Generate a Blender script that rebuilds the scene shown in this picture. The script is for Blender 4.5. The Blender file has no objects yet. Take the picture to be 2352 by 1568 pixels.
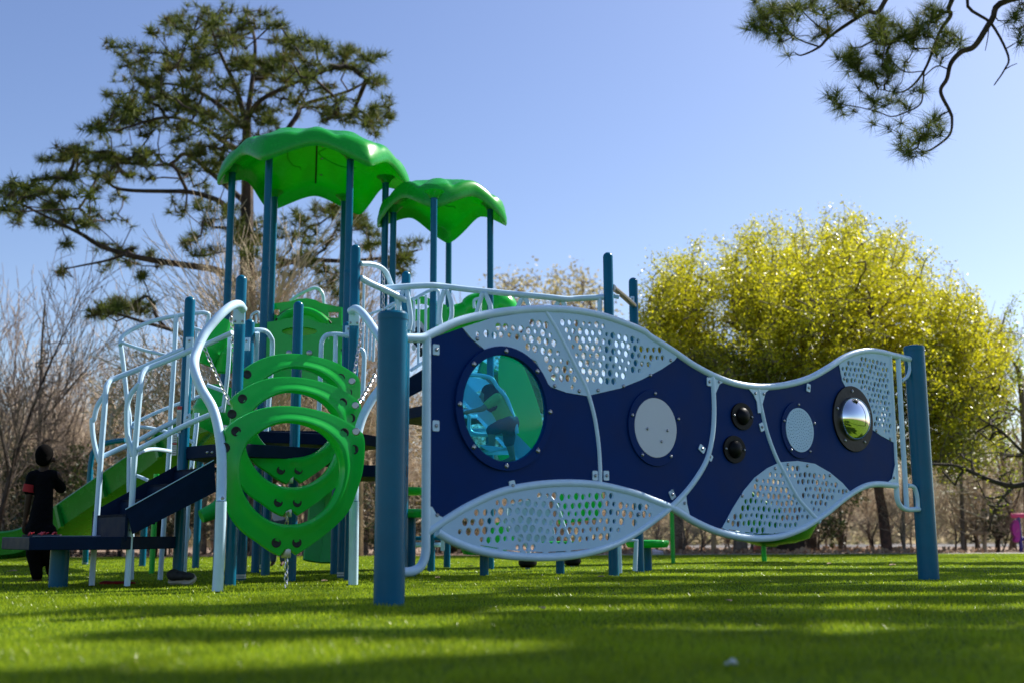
import bpy, math, random
import numpy as np
from mathutils import Vector, Matrix
from mathutils.geometry import tessellate_polygon
random.seed(7); RNG = np.random.default_rng(11)
R = math.radians
SC = bpy.context.scene
COL = SC.collection

# ------------------------------------------------------------------ camera
PITCH, ROLL, CH, F = R(9.77), R(0.23), 0.36, 2590.0      # F: focal length for a 2352 px wide frame
cam_d = bpy.data.cameras.new('camera'); cam = bpy.data.objects.new('camera', cam_d); COL.objects.link(cam)
SC.camera = cam
cam.location = (0, 0, CH)
_r = Vector((math.cos(ROLL), 0, -math.sin(ROLL)))
_f = Vector((0, math.cos(PITCH), math.sin(PITCH)))
_u = _r.cross(_f).normalized(); _r = _f.cross(_u).normalized()
cam.matrix_world = Matrix(((_r.x, _u.x, -_f.x, 0), (_r.y, _u.y, -_f.y, 0), (_r.z, _u.z, -_f.z, CH), (0, 0, 0, 1)))
cam_d.sensor_width = 36; cam_d.lens = F / 2352 * 36
cam_d.clip_start = 0.05; cam_d.clip_end = 2000
cam_d.dof.use_dof = True; cam_d.dof.focus_distance = 8.8; cam_d.dof.aperture_fstop = 1.6
cam_d.dof.aperture_blades = 9

# ------------------------------------------------------------------ world, sun, exposure
SUN_AZ, SUN_EL = R(52), R(43)                              # azimuth from +Y towards +X
world = bpy.data.worlds.new('World'); SC.world = world; world.use_nodes = True
wn = world.node_tree.nodes; wl = world.node_tree.links
sky = wn.new('ShaderNodeTexSky'); sky.sky_type = 'NISHITA'; sky.sun_disc = False
sky.sun_elevation = SUN_EL; sky.sun_rotation = SUN_AZ
sky.air_density = 1.0; sky.dust_density = 0.8; sky.ozone_density = 2.0; sky.altitude = 100
bg = wn['Background']; bg.inputs['Strength'].default_value = 0.088
hs_ = wn.new('ShaderNodeHueSaturation'); hs_.inputs['Hue'].default_value = .512; hs_.inputs['Saturation'].default_value = 1.08
wl.new(sky.outputs[0], hs_.inputs['Color']); wl.new(hs_.outputs[0], bg.inputs['Color'])
sd = Vector((math.sin(SUN_AZ) * math.cos(SUN_EL), math.cos(SUN_AZ) * math.cos(SUN_EL), math.sin(SUN_EL)))
sun_d = bpy.data.lights.new('sun', 'SUN'); sun = bpy.data.objects.new('sun', sun_d); COL.objects.link(sun)
sun_d.energy = 5.0; sun_d.angle = R(0.53); sun_d.color = (1.0, 0.94, 0.84)
sun.rotation_euler = sd.to_track_quat('Z', 'Y').to_euler(); sun.location = (20, 20, 30)
SC.view_settings.view_transform = 'Standard'; SC.view_settings.look = 'None'
SC.view_settings.exposure = 0.88; SC.view_settings.gamma = 1.0
SC.cycles.max_bounces = 8; SC.cycles.transparent_max_bounces = 12
SC.cycles.sample_clamp_indirect = 6.0
SC.cycles.use_denoising = True

# ------------------------------------------------------------------ projection helpers (2352 px wide frame)
CPOS = Vector((0, 0, CH))
def ray(x, y): return _f + _r * ((x - 1176) / F) + _u * ((784 - y) / F)
def at(x, y, Y):
    d = ray(x, y); return CPOS + d * (Y / d.y)
def onground(x, y, z=0.0):
    d = ray(x, y); return CPOS + d * ((z - CH) / d.z)
def mkplane(O, ang):
    d = Vector((math.cos(ang), math.sin(ang), 0)); n = Vector((math.sin(ang), -math.cos(ang), 0))
    return (O, d, n)
def onplane(fr, x, y, off=0.0):
    O, d, n = fr; q = ray(x, y)
    return CPOS + q * (((O + n * off) - CPOS).dot(n) / q.dot(n))
def uv(fr, x, y):
    p = onplane(fr, x, y) - fr[0]; return (p.dot(fr[1]), p.z)
def fz(fr_, pts): return [(fr_[0] + x * fr_[2], fr_[1] + y * fr_[2]) for x, y in pts]
ZA = (0, 631.6, .4945); G1 = (0, 1177.1, .3418); G2 = (803.9, 1177.1, .3418); G3 = (1550.3, 1119.7, .3408)
Z4 = (172.3, 660.3, .2198); Z5 = (172.3, 947.4, .2563); Z6 = (488.1, 660.3, .2198); Z7 = (488.1, 976.1, .238)
Z8 = (803.9, 574.2, .2686); ZT = (459.4, 287.1, .3296); ZB = (803.9, 631.6, .4944); ZC = (1492.9, 631.6, .4942)
ZP = (0, 976.1, .2563); ZW = (918.7, 677.6, .2637); ZD = (1292, 689, .2563); ZL = (890, 1062.3, .293)
ZR = (1579, 746.5, .3296); ZQ = (1894.9, 1033.6, .1943); ZY = (1378, 430.6, .4212); ZS = (1665.2, 0, .293)
ZK = (0, 0, .4762)

# ------------------------------------------------------------------ materials
def mat(name, col, rough=.5, metal=0, spec=.5, trans=0, bump=0, bscale=40, var=0, vscale=3, coat=0, isl=0, col2=None, tcol=None):
    m = bpy.data.materials.new(name); m.use_nodes = True; nt = m.node_tree; N = nt.nodes; L = nt.links
    b = N['Principled BSDF']; out = N['Material Output']
    b.inputs['Roughness'].default_value = rough; b.inputs['Metallic'].default_value = metal
    b.inputs['Specular IOR Level'].default_value = spec
    if coat: b.inputs['Coat Weight'].default_value = coat; b.inputs['Coat Roughness'].default_value = .08
    rgb = N.new('ShaderNodeRGB'); rgb.outputs[0].default_value = (*col, 1); src = rgb.outputs[0]
    if col2 is not None:
        mx = N.new('ShaderNodeMix'); mx.data_type = 'RGBA'; mx.inputs[6].default_value = (*col, 1); mx.inputs[7].default_value = (*col2, 1)
        if isl:
            g = N.new('ShaderNodeNewGeometry'); L.new(g.outputs['Random Per Island'], mx.inputs[0])
        else:
            tc = N.new('ShaderNodeTexCoord'); nz = N.new('ShaderNodeTexNoise'); nz.inputs['Scale'].default_value = vscale; nz.inputs['Detail'].default_value = 6
            mr = N.new('ShaderNodeMapRange'); mr.inputs[1].default_value = .38; mr.inputs[2].default_value = .62
            L.new(tc.outputs['Object'], nz.inputs['Vector']); L.new(nz.outputs['Fac'], mr.inputs[0]); L.new(mr.outputs[0], mx.inputs[0])
        src = mx.outputs[2]
    if var:
        tc = N.new('ShaderNodeTexCoord'); nz = N.new('ShaderNodeTexNoise'); nz.inputs['Scale'].default_value = vscale * 1.7; nz.inputs['Detail'].default_value = 5
        hs = N.new('ShaderNodeHueSaturation'); mr = N.new('ShaderNodeMapRange'); mr.inputs[3].default_value = 1 - var; mr.inputs[4].default_value = 1 + var
        mr.inputs[1].default_value = .3; mr.inputs[2].default_value = .7
        L.new(tc.outputs['Object'], nz.inputs['Vector']); L.new(nz.outputs['Fac'], mr.inputs[0]); L.new(mr.outputs[0], hs.inputs['Value']); L.new(src, hs.inputs['Color']); src = hs.outputs[0]
        rr = N.new('ShaderNodeMapRange'); rr.inputs[3].default_value = max(.02, rough * .75); rr.inputs[4].default_value = min(1, rough * 1.35)
        L.new(nz.outputs['Fac'], rr.inputs[0]); L.new(rr.outputs[0], b.inputs['Roughness'])
    L.new(src, b.inputs['Base Color'])
    if bump:
        tc = N.new('ShaderNodeTexCoord'); nz = N.new('ShaderNodeTexNoise'); nz.inputs['Scale'].default_value = bscale; nz.inputs['Detail'].default_value = 4
        bp = N.new('ShaderNodeBump'); bp.inputs['Strength'].default_value = bump; bp.inputs['Distance'].default_value = .02
        L.new(tc.outputs['Object'], nz.inputs['Vector']); L.new(nz.outputs['Fac'], bp.inputs['Height']); L.new(bp.outputs[0], b.inputs['Normal'])
    if trans:
        t = N.new('ShaderNodeBsdfTranslucent'); ms = N.new('ShaderNodeMixShader'); ms.inputs[0].default_value = trans
        if tcol: t.inputs['Color'].default_value = (*tcol, 1)
        else: L.new(src, t.inputs['Color'])
        L.new(b.outputs[0], ms.inputs[1]); L.new(t.outputs[0], ms.inputs[2]); L.new(ms.outputs[0], out.inputs['Surface'])
    return m
M = {}
M['post'] = mat('post_blue', (.0, .115, .21), .22, spec=.22, var=.07, vscale=5)
M['white'] = mat('pale_powder_coat', (.53, .73, .90), .34, var=.05, vscale=9, coat=.15)
M['perf'] = mat('pale_panel', (.45, .65, .85), .45, spec=.3, var=.04, vscale=4, bump=.03, bscale=300)
M['disc'] = mat('disc_white', (.56, .60, .68), .42, var=.03)
M['navy'] = mat('navy_panel', (.0003, .024, .13), .5, spec=.08, var=.10, vscale=3, bump=.04, bscale=350)
M['deck'] = mat('navy_deck', (.003, .013, .040), .5, spec=.07, var=.15, vscale=6, bump=.05, bscale=200)
M['green'] = mat('green_plastic', (.016, .58, .075), .2, spec=.5, trans=.3, var=.06, vscale=4, tcol=(.03, .55, .02))
M['slidegreen_shaded'] = mat('green_slide_shaded', (.005, .21, .02), .25, spec=.4, trans=.02, var=.06, vscale=4, tcol=(.02, .5, .02))  # darker copy of the green plastic, with the slides' shade in its colour
M['roof'] = mat('green_roof', (.012, .46, .045), .25, spec=.45, trans=.36, var=.05, vscale=4, tcol=(.012, .55, .008))
M['black'] = mat('black_plastic', (.004, .0045, .006), .4, spec=.12, var=.1)
M['rub'] = mat('dark_rubber', (.01, .01, .012), .6)
M['steel'] = mat('bolt_steel', (.34, .35, .38), .3, metal=1)
M['chain'] = mat('chain_steel', (.6, .6, .62), .3, metal=1)
M['mirror'] = mat('mirror_steel', (.86, .88, .9), .03, metal=1)
M['marble'] = mat('black_marble', (.005, .005, .006), .3, spec=.15, col2=(.02, .02, .022), vscale=25)
M['label'] = mat('label_white', (.6, .62, .62), .5)
M['labelred'] = mat('label_red', (.5, .04, .03), .5)
M['ink'] = mat('ink', (.05, .05, .06), .6)
M['skin'] = mat('skin_dark', (.055, .028, .018), .6, spec=.2, bump=.05, bscale=200)
M['hair'] = mat('hair_black', (.003, .0025, .0025), .9, spec=.05, bump=.4, bscale=250)
M['cloth_black'] = mat('cloth_black', (.004, .004, .0055), .95, spec=.05, bump=.9, bscale=22, var=.2)
M['cloth_red'] = mat('cloth_red', (.33, .006, .010), .8, bump=.2, bscale=60)
M['cloth_yellow'] = mat('cloth_yellow', (.6, .38, .03), .8, bump=.2, bscale=60)
M['cloth_lime'] = mat('cloth_lime', (.45, .6, .12), .8, bump=.2, bscale=60, trans=.2)
M['cloth_grey'] = mat('cloth_grey', (.06, .07, .09), .8, col2=(.4, .42, .48), vscale=14)
M['cloth_lilac'] = mat('cloth_lilac', (.4, .33, .55), .8)
M['denim'] = mat('denim', (.03, .05, .10), .8)
M['shoe'] = mat('shoe_sole', (.55, .5, .42), .6, bump=.3, bscale=50)
M['shoe_dark'] = mat('shoe_upper', (.03, .03, .035), .7, bump=.3, bscale=80)
M['shoe_pink'] = mat('shoe_pink', (.75, .62, .68), .6)
M['red_rub'] = mat('red_strap', (.6, .03, .04), .5)
M['pink'] = mat('pink_plastic', (.75, .06, .22), .35); M['magenta'] = mat('magenta_plastic', (.42, .01, .30), .35)
M['purple'] = mat('purple_metal', (.04, .02, .25), .4)
M['wood'] = mat('sawn_wood', (.42, .28, .15), .8, bump=.3, bscale=30, col2=(.3, .19, .1), vscale=12)
M['bark'] = mat('pine_bark', (.075, .048, .034), .9, bump=.8, bscale=14, col2=(.028, .02, .016), vscale=6)
M['bark2'] = mat('grey_bark', (.19, .15, .12), .9, bump=.5, bscale=25, col2=(.08, .06, .05), vscale=5)
M['twig'] = mat('twig_tan', (.64, .51, .37), .85, col2=(.38, .30, .21), isl=1)
M['twigdark'] = mat('twig_dark', (.26, .20, .165), .85, col2=(.13, .10, .08), isl=1)
M['needle'] = mat('pine_needles', (.022, .040, .010), .6, spec=.15, col2=(.19, .225, .04), isl=1, trans=.3)
M['needle_gold'] = mat('pine_needles_golden', (.14, .11, .025), .6, spec=.15, col2=(.08, .09, .02), isl=1, trans=.3)  # golden tufts at random; in the tall pine they imitate sunlit highlights
M['yellowleaf'] = mat('yellow_leaves', (.74, .68, .02), .35, col2=(.33, .35, .015), isl=1, trans=.5)
M['olive'] = mat('olive_leaves', (.14, .18, .02), .4, col2=(.34, .34, .03), isl=1, trans=.45)
M['darkleaf'] = mat('dark_leaves', (.022, .045, .014), .45, col2=(.07, .09, .02), isl=1, trans=.3)
M['goldleaf'] = mat('gold_leaves', (.40, .27, .07), .6, col2=(.20, .15, .05), isl=1, trans=.4)
M['paleleaf'] = mat('pale_leaves', (.50, .42, .20), .6, col2=(.34, .32, .16), isl=1, trans=.4)
M['grass'] = mat('turf_blades', (.19, .30, .005), .28, spec=.18, col2=(.38, .47, .025), isl=1, trans=.5, var=.28, vscale=.9)
M['turf'] = mat('turf_base', (.05, .10, .004), .9, spec=.05, col2=(.09, .15, .01), vscale=30, bump=.6, bscale=120)
M['soil'] = mat('leaf_litter', (.30, .19, .14), .95, col2=(.17, .13, .085), vscale=4, bump=.8, bscale=18)
M['litter'] = mat('fallen_leaves', (.30, .17, .10), .8, col2=(.42, .30, .20), isl=1, trans=.15)
M['paving'] = mat('pale_concrete', (.42, .39, .36), .85, col2=(.34, .32, .30), vscale=6, bump=.2, bscale=60)
M['asphalt'] = mat('old_asphalt', (.17, .16, .16), .9, col2=(.13, .125, .125), vscale=9, bump=.3, bscale=80)
def glass_mat():
    m = bpy.data.materials.new('blue_bubble'); m.use_nodes = True; N = m.node_tree.nodes; L = m.node_tree.links
    b = N['Principled BSDF']; out = N['Material Output']; b.inputs['Base Color'].default_value = (.0, .35, .6, 1)
    b.inputs['Roughness'].default_value = .06; b.inputs['Specular IOR Level'].default_value = .9
    t = N.new('ShaderNodeBsdfTransparent'); t.inputs['Color'].default_value = (.12, .80, .98, 1)
    ms = N.new('ShaderNodeMixShader'); ms.inputs[0].default_value = .80
    L.new(b.outputs[0], ms.inputs[1]); L.new(t.outputs[0], ms.inputs[2]); L.new(ms.outputs[0], out.inputs['Surface'])
    return m
M['bubble'] = glass_mat()

# ------------------------------------------------------------------ object helpers
def setp(o, label=None, cat=None, group=None, kind=None):
    if label: o['label'] = label
    if cat: o['category'] = cat
    if group: o['group'] = group
    if kind: o['kind'] = kind
    return o
def empty(name, loc, label=None, cat=None, group=None):
    o = bpy.data.objects.new(name, None); COL.objects.link(o); o.location = loc; o.empty_display_size = .1
    WL[o] = Vector(loc); return setp(o, label, cat, group)
WL = {}
def np_mesh(name, V, faces=None, tris=None, quads=None, smooth=False):
    me = bpy.data.meshes.new(name)
    if faces is not None:
        me.from_pydata([tuple(v) for v in V], [], faces)
    else:
        k, Fc = (3, tris) if tris is not None else (4, quads)
        V = np.asarray(V, dtype=np.float32); Fc = np.asarray(Fc, dtype=np.int32)
        me.vertices.add(len(V)); me.vertices.foreach_set('co', V.ravel())
        me.loops.add(Fc.size); me.loops.foreach_set('vertex_index', Fc.ravel())
        me.polygons.add(len(Fc)); me.polygons.foreach_set('loop_start', np.arange(0, Fc.size, k, dtype=np.int32))
        me.polygons.foreach_set('loop_total', np.full(len(Fc), k, dtype=np.int32))
        me.update(calc_edges=True)
    if smooth:
        me.polygons.foreach_set('use_smooth', np.ones(len(me.polygons), dtype=bool))
    me.validate()
    return me
def link(name, me, m, parent=None):
    o = bpy.data.objects.new(name, me); COL.objects.link(o)
    for x in (m if isinstance(m, (list, tuple)) else [m]): me.materials.append(x)
    if parent is not None:
        o.parent = parent; WL[o] = WL[parent]
        me.transform(Matrix.Translation(-WL[parent]))
    else: WL[o] = Vector((0, 0, 0))
    return o
def catmull(P, k=6):
    P = [Vector(p) for p in P]
    if len(P) < 3: return P
    Q = [P[0] * 2 - P[1]] + P + [P[-1] * 2 - P[-2]]; out = []
    for i in range(1, len(Q) - 2):
        a, b, c, d = Q[i-1], Q[i], Q[i+1], Q[i+2]
        for j in range(k):
            t = j / k
            out.append(.5 * ((2*b) + (c-a)*t + (2*a-5*b+4*c-d)*t*t + (3*b-a-3*c+d)*t**3))
    out.append(P[-1]); return out
class MB:
    def __init__(s): s.v = []; s.f = []
    def add(s, v, f):
        n = len(s.v); s.v += [Vector(x) for x in v]; s.f += [tuple(i + n for i in g) for g in f]; return s
    def sweep(s, P, prof, up=Vector((0, 0, 1)), closed_prof=True, cap=True, scale=None):
        P = [Vector(p) for p in P]; n = len(prof); V = []; Fc = []; last = None
        for i, p in enumerate(P):
            t = (P[min(i+1, len(P)-1)] - P[max(i-1, 0)]).normalized()
            if up is None:
                if last is None:
                    a = Vector((0, 0, 1)) if abs(t.z) < .9 else Vector((0, 1, 0))
                    x = t.cross(a).normalized()
                else: x = (last - t * last.dot(t)).normalized()
                last = x; y = x.cross(t).normalized()
            else:
                x = t.cross(up).normalized(); y = x.cross(t).normalized()
            k = scale[i] if scale else 1
            V += [p + x * a * k + y * b * k for a, b in prof]
        for i in range(len(P) - 1):
            for j in range(n if closed_prof else n - 1):
                a = i*n + j; b = i*n + (j+1) % n; Fc.append((a, b, b + n, a + n))
        if cap and closed_prof:
            Fc.append(tuple(range(n))[::-1]); Fc.append(tuple((len(P)-1)*n + j for j in range(n)))
        return s.add(V, Fc)
    def tube(s, P, r, n=10, smooth=6, scale=None, cap=True):
        P = catmull(P, smooth) if smooth and len(P) > 2 else P
        prof = [(math.cos(2*math.pi*j/n) * r, math.sin(2*math.pi*j/n) * r) for j in range(n)]
        if scale is not None and len(scale) != len(P):
            scale = list(np.interp(np.linspace(0, 1, len(P)), np.linspace(0, 1, len(scale)), scale))
        return s.sweep(P, prof, up=None, scale=scale, cap=cap)
    def lathe(s, base, axis, prof, n=24):
        # prof: list of (radius, height along axis)
        axis = Vector(axis).normalized(); a = Vector((0, 0, 1)) if abs(axis.z) < .9 else Vector((1, 0, 0))
        x = axis.cross(a).normalized(); y = axis.cross(x).normalized(); V = []; Fc = []
        for r, h in prof:
            V += [Vector(base) + axis*h + (x*math.cos(2*math.pi*j/n) + y*math.sin(2*math.pi*j/n))*r for j in range(n)]
        for i in range(len(prof)-1):
            for j in range(n):
                Fc.append((i*n+j, i*n+(j+1) % n, (i+1)*n+(j+1) % n, (i+1)*n+j))
        Fc.append(tuple(range(n))[::-1]); Fc.append(tuple((len(prof)-1)*n+j for j in range(n)))
        return s.add(V, Fc)
    def box(s, c, sx, sy, sz, X=Vector((1, 0, 0)), Y=Vector((0, 1, 0)), Z=Vector((0, 0, 1))):
        c = Vector(c); V = [c + X*a*sx/2 + Y*b*sy/2 + Z*d*sz/2 for a in (-1, 1) for b in (-1, 1) for d in (-1, 1)]
        return s.add(V, [(0, 1, 3, 2), (4, 6, 7, 5), (0, 4, 5, 1), (2, 3, 7, 6), (0, 2, 6, 4), (1, 5, 7, 3)])
    def prism(s, pts, dvec):
        pts = [Vector(p) for p in pts]; n = len(pts); V = pts + [p + dvec for p in pts]
        return s.add(V, [tuple(range(n))[::-1], tuple(range(n, 2*n))] + [(i, (i+1) % n, n+(i+1) % n, n+i) for i in range(n)])
    def build(s, name, m, parent=None, smooth=True, bevel=0, angle=35):
        me = np_mesh(name, s.v, faces=s.f)
        import bmesh
        bm = bmesh.new(); bm.from_mesh(me); bmesh.ops.recalc_face_normals(bm, faces=bm.faces)
        if bevel:
            es = [e for e in bm.edges if len(e.link_faces) == 2 and e.calc_face_angle(0) > R(40)]
            bmesh.ops.bevel(bm, geom=es, offset=bevel, segments=2, affect='EDGES', profile=.6, clamp_overlap=True)
        bm.to_mesh(me); bm.free()
        if smooth: me.shade_smooth() if hasattr(me, 'shade_smooth') else None
        o = link(name, me, m, parent)
        if smooth:
            try: me.set_sharp_from_angle(angle=R(angle))
            except Exception: pass
        return o
def plate(fr, outer, holes=(), t=.016, off=0.0):
    """plate in the (d, z) plane of frame fr, thickness t centred at distance off in front of it"""
    O, d, n = fr; loops = [list(outer)] + [list(h) for h in holes]
    pts2 = [p for l in loops for p in l]
    tr = tessellate_polygon([[Vector((a, b, 0)) for a, b in l] for l in loops])
    P = lambda a, b, k: O + d*a + Vector((0, 0, b)) + n*k
    Vv = [P(a, b, off + t/2) for a, b in pts2] + [P(a, b, off - t/2) for a, b in pts2]; N = len(pts2)
    Fc = [tuple(x) for x in tr] + [tuple(i + N for i in x[::-1]) for x in tr]; k = 0
    for l in loops:
        for i in range(len(l)):
            a = k + i; b = k + (i+1) % len(l); Fc.append((a, b, b+N, a+N))
        k += len(l)
    mb = MB(); mb.add(Vv, Fc); return mb
def circ(c, r, n=24, ry=None): return [(c[0] + r*math.cos(2*math.pi*i/n), c[1] + (ry or r)*math.sin(2*math.pi*i/n)) for i in range(n)]
def smooth2(P, k=4, closed=True):
    P = [Vector((a, b, 0)) for a, b in P]; n = len(P); out = []
    for i in range(n):
        a, b, c, d = P[i-1], P[i], P[(i+1) % n], P[(i+2) % n]
        for j in range(k):
            t = j/k; q = .5*((2*b)+(c-a)*t+(2*a-5*b+4*c-d)*t*t+(3*b-a-3*c+d)*t**3); out.append((q.x, q.y))
    return out
def inside(pt, poly):
    x, y = pt; c = False; n = len(poly)
    for i in range(n):
        x1, y1 = poly[i]; x2, y2 = poly[i-1]
        if (y1 > y) != (y2 > y) and x < (x2-x1)*(y-y1)/(y2-y1)+x1: c = not c
    return c
def edist(pt, poly):
    p = Vector(pt); best = 9
    for i in range(len(poly)):
        a = Vector(poly[i-1]); b = Vector(poly[i]); ab = b-a; t = max(0, min(1, (p-a).dot(ab)/max(ab.length_squared, 1e-9)))
        best = min(best, (p-(a+ab*t)).length)
    return best
def dots(poly, rmin, rmax, p, margin, avoid=(), seed=1, lim=500):
    """staggered rows of punched holes with slightly varying sizes"""
    rg = random.Random(seed); xs = [q[0] for q in poly]; ys = [q[1] for q in poly]; out = []; row = 0; y = min(ys)
    while y < max(ys):
        x = min(xs) + (p/2 if row % 2 else 0)
        while x < max(xs):
            r = rg.choice([rmin, (rmin+rmax)/2, rmax, rmax]); c = (x+rg.uniform(-.07, .07)*p, y+rg.uniform(-.07, .07)*p+.12*p*math.sin(x*9)); x += p
            if any((c[0]-a)**2 + (c[1]-b)**2 < (r+q)**2 for a, b, q in avoid): continue
            if any((c[0]-a)**2 + (c[1]-b)**2 < (r+q+.004)**2 for a, b, q in out): continue
            if inside(c, poly) and edist(c, poly) > r + margin and len(out) < lim: out.append((c[0], c[1], r))
        y += p*.88; row += 1
    return out
# vectorised geometry for plants
def frusta(P0, P1, r0, r1, n=4):
    P0 = np.asarray(P0, float); P1 = np.asarray(P1, float); m = len(P0)
    t = P1 - P0; t /= np.maximum(np.linalg.norm(t, axis=1, keepdims=True), 1e-9)
    a = np.where(np.abs(t[:, 2:3]) < .9, np.array([[0, 0, 1.]]), np.array([[0, 1., 0]]))
    x = np.cross(t, a); x /= np.linalg.norm(x, axis=1, keepdims=True); y = np.cross(x, t)
    th = np.arange(n) * 2*np.pi/n
    ring = x[:, None, :]*np.cos(th)[None, :, None] + y[:, None, :]*np.sin(th)[None, :, None]
    A = P0[:, None, :] + ring*np.asarray(r0)[:, None, None]; B = P1[:, None, :] + ring*np.asarray(r1)[:, None, None]
    V = np.concatenate([A, B], 1).reshape(-1, 3)
    b = (np.arange(m)*2*n)[:, None]; j = np.arange(n)[None, :]; jn = (np.arange(n)+1)[None, :] % n
    Q = np.stack([b+j, b+jn, b+jn+n, b+j+n], -1).reshape(-1, 4)
    return V, Q
def unit(n, rg=RNG):
    v = rg.normal(size=(n, 3)); return v/np.linalg.norm(v, axis=1, keepdims=True)
def leafquads(C, size, rg=RNG, aspect=.5, droop=None):
    n = len(C); d = unit(n, rg)
    if droop is not None: d = d + np.array(droop)[None]; d /= np.linalg.norm(d, axis=1, keepdims=True)
    w = np.cross(d, unit(n, rg)); w /= np.maximum(np.linalg.norm(w, axis=1, keepdims=True), 1e-6)
    s = (size*rg.uniform(.6, 1.3, n))[:, None]
    V = np.stack([C, C + d*s*.5 + w*s*aspect*.5, C + d*s, C + d*s*.5 - w*s*aspect*.5], 1).reshape(-1, 3)
    return V, np.arange(4*n).reshape(-1, 4)
def tufts(C, D, length, k=24, width=.014, rg=RNG, spread=.9):
    n = len(C); C = np.repeat(C, k, 0); D = np.repeat(D, k, 0); d = D*rg.uniform(.1, 1.0, (n*k, 1)) + unit(n*k, rg)*spread
    d /= np.linalg.norm(d, axis=1, keepdims=True); L = (length*rg.uniform(.7, 1.1, n*k))[:, None]
    base = C - D*length*.35*rg.uniform(0, 1, (n*k, 1)); w = np.cross(d, unit(n*k, rg)); w /= np.maximum(np.linalg.norm(w, axis=1, keepdims=True), 1e-6)
    V = np.stack([base + w*width*.5, base - w*width*.5, base + d*L], 1).reshape(-1, 3)
    return V, np.arange(3*n*k).reshape(-1, 3)
def mst(nodes, order_from, pts, up=0.0):
    """connect every point to the nearest node already connected; returns segments with radii by load"""
    nodes = np.array(nodes, float); par = list(range(-1, len(nodes)-1)); n0 = len(nodes)
    pts = np.array(pts, float); d0 = np.min(np.linalg.norm(pts[:, None] - nodes[None], axis=2), axis=1) if len(pts)*n0 < 4e6 else np.linalg.norm(pts-nodes[0], axis=1)
    pts = pts[np.argsort(d0)]
    A = np.zeros((n0+len(pts), 3)); A[:n0] = nodes; m = n0; parent = np.zeros(n0+len(pts), int)
    for p in pts:
        dd = ((A[:m]-p)**2).sum(1)
        if up: dd = dd + up*np.maximum(0, A[:m, 2]-p[2])**2*3
        j = int(np.argmin(dd)); A[m] = p; parent[m] = j; m += 1
    load = np.ones(m)
    for i in range(m-1, n0-1, -1): load[parent[i]] += load[i]
    return A, parent, load, n0

# ------------------------------------------------------------------ ground
def sheet(name, x0, x1, y0, y1, z, m, nx=1, ny=1, **k):
    V = [(x0+(x1-x0)*i/nx, y0+(y1-y0)*j/ny, z) for j in range(ny+1) for i in range(nx+1)]
    Q = [(j*(nx+1)+i, j*(nx+1)+i+1, (j+1)*(nx+1)+i+1, (j+1)*(nx+1)+i) for j in range(ny) for i in range(nx)]
    o = link(name, np_mesh(name, V, faces=Q), m); return setp(o, kind='structure', **k)
sheet('ground', -900, 900, -600, 1400, -.012, M['soil'])
sheet('turf', -40, 40, -40, 21.4, 0, M['turf'])
sheet('path', 1.2, 42, 21.42, 22.6, .004, M['paving'])
sheet('road', 4, 60, 34, 50, .0, M['asphalt'])

def grass():
    zones = [(2.2, 4.2, 8500, .030, .0034), (4.2, 7.0, 4600, .026, .0048), (7.0, 11.0, 2200, .022, .0068), (11.0, 21.5, 850, .019, .011)]
    Vs = []
    for y0, y1, dens, h, w in zones:
        hw = .47*y1 + .5; n = int((y1-y0)*2*hw*dens); x = RNG.uniform(-hw, hw, n); y = RNG.uniform(y0, y1, n)
        k = np.abs(x) < .47*y+.45; x = x[k]; y = y[k]; n = len(x)
        keep = np.sin(x*1.7+y*.9)*np.sin(y*2.3-x*.6) > -2; ang = RNG.uniform(0, 2*np.pi, n); lean = RNG.uniform(.25, 1.0, n)
        hh = h*RNG.uniform(.55, 1.15, n)*(1+.2*np.sin(x*5+np.sin(y*3)*2)); a2 = RNG.uniform(0, 2*np.pi, n)
        base = np.stack([x, y, np.zeros(n)-.002], 1); tip = base + np.stack([np.cos(ang)*lean*hh, np.sin(ang)*lean*hh, hh*np.sqrt(1-lean**2*.8)], 1)
        wv = np.stack([np.cos(a2), np.sin(a2), np.zeros(n)], 1)*w*.5
        Vs.append(np.stack([base-wv, base+wv, tip], 1).reshape(-1, 3))
    V = np.concatenate(Vs); o = link('grass', np_mesh('grass', V, tris=np.arange(len(V)).reshape(-1, 3)), M['grass'])
    setp(o, 'bright green artificial turf blades covering the playground', 'grass', kind='stuff')
grass()
def scatter_litter():
    n = 3200; x = np.where(RNG.uniform(0, 1, n) < .75, RNG.uniform(.5, 9, n), RNG.uniform(-14, 16, n)); y = 21.6 + np.abs(RNG.normal(0, 3.2, n)); C = np.stack([x, y, RNG.uniform(0, .05, n)], 1)
    V, Q = leafquads(C, .09, aspect=.8)
    V[:, 2] = np.abs(V[:, 2])
    setp(link('leaf_litter', np_mesh('leaf_litter', V, quads=Q), M['litter']), 'reddish brown fallen leaves lying beyond the turf edge', 'leaves', kind='stuff')
scatter_litter()

# ------------------------------------------------------------------ sensory wall
PR = .083
pN = onground(889.5, 1392) + Vector((0, PR*1.0, 0)); ANG = R(38.7)
WALL = mkplane(Vector((pN.x, pN.y, 0)), ANG)
wall = empty('sensory_wall', (pN.x, pN.y, 0), 'navy and pale blue wavy activity panel standing between two thick blue posts', 'activity panel')
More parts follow.
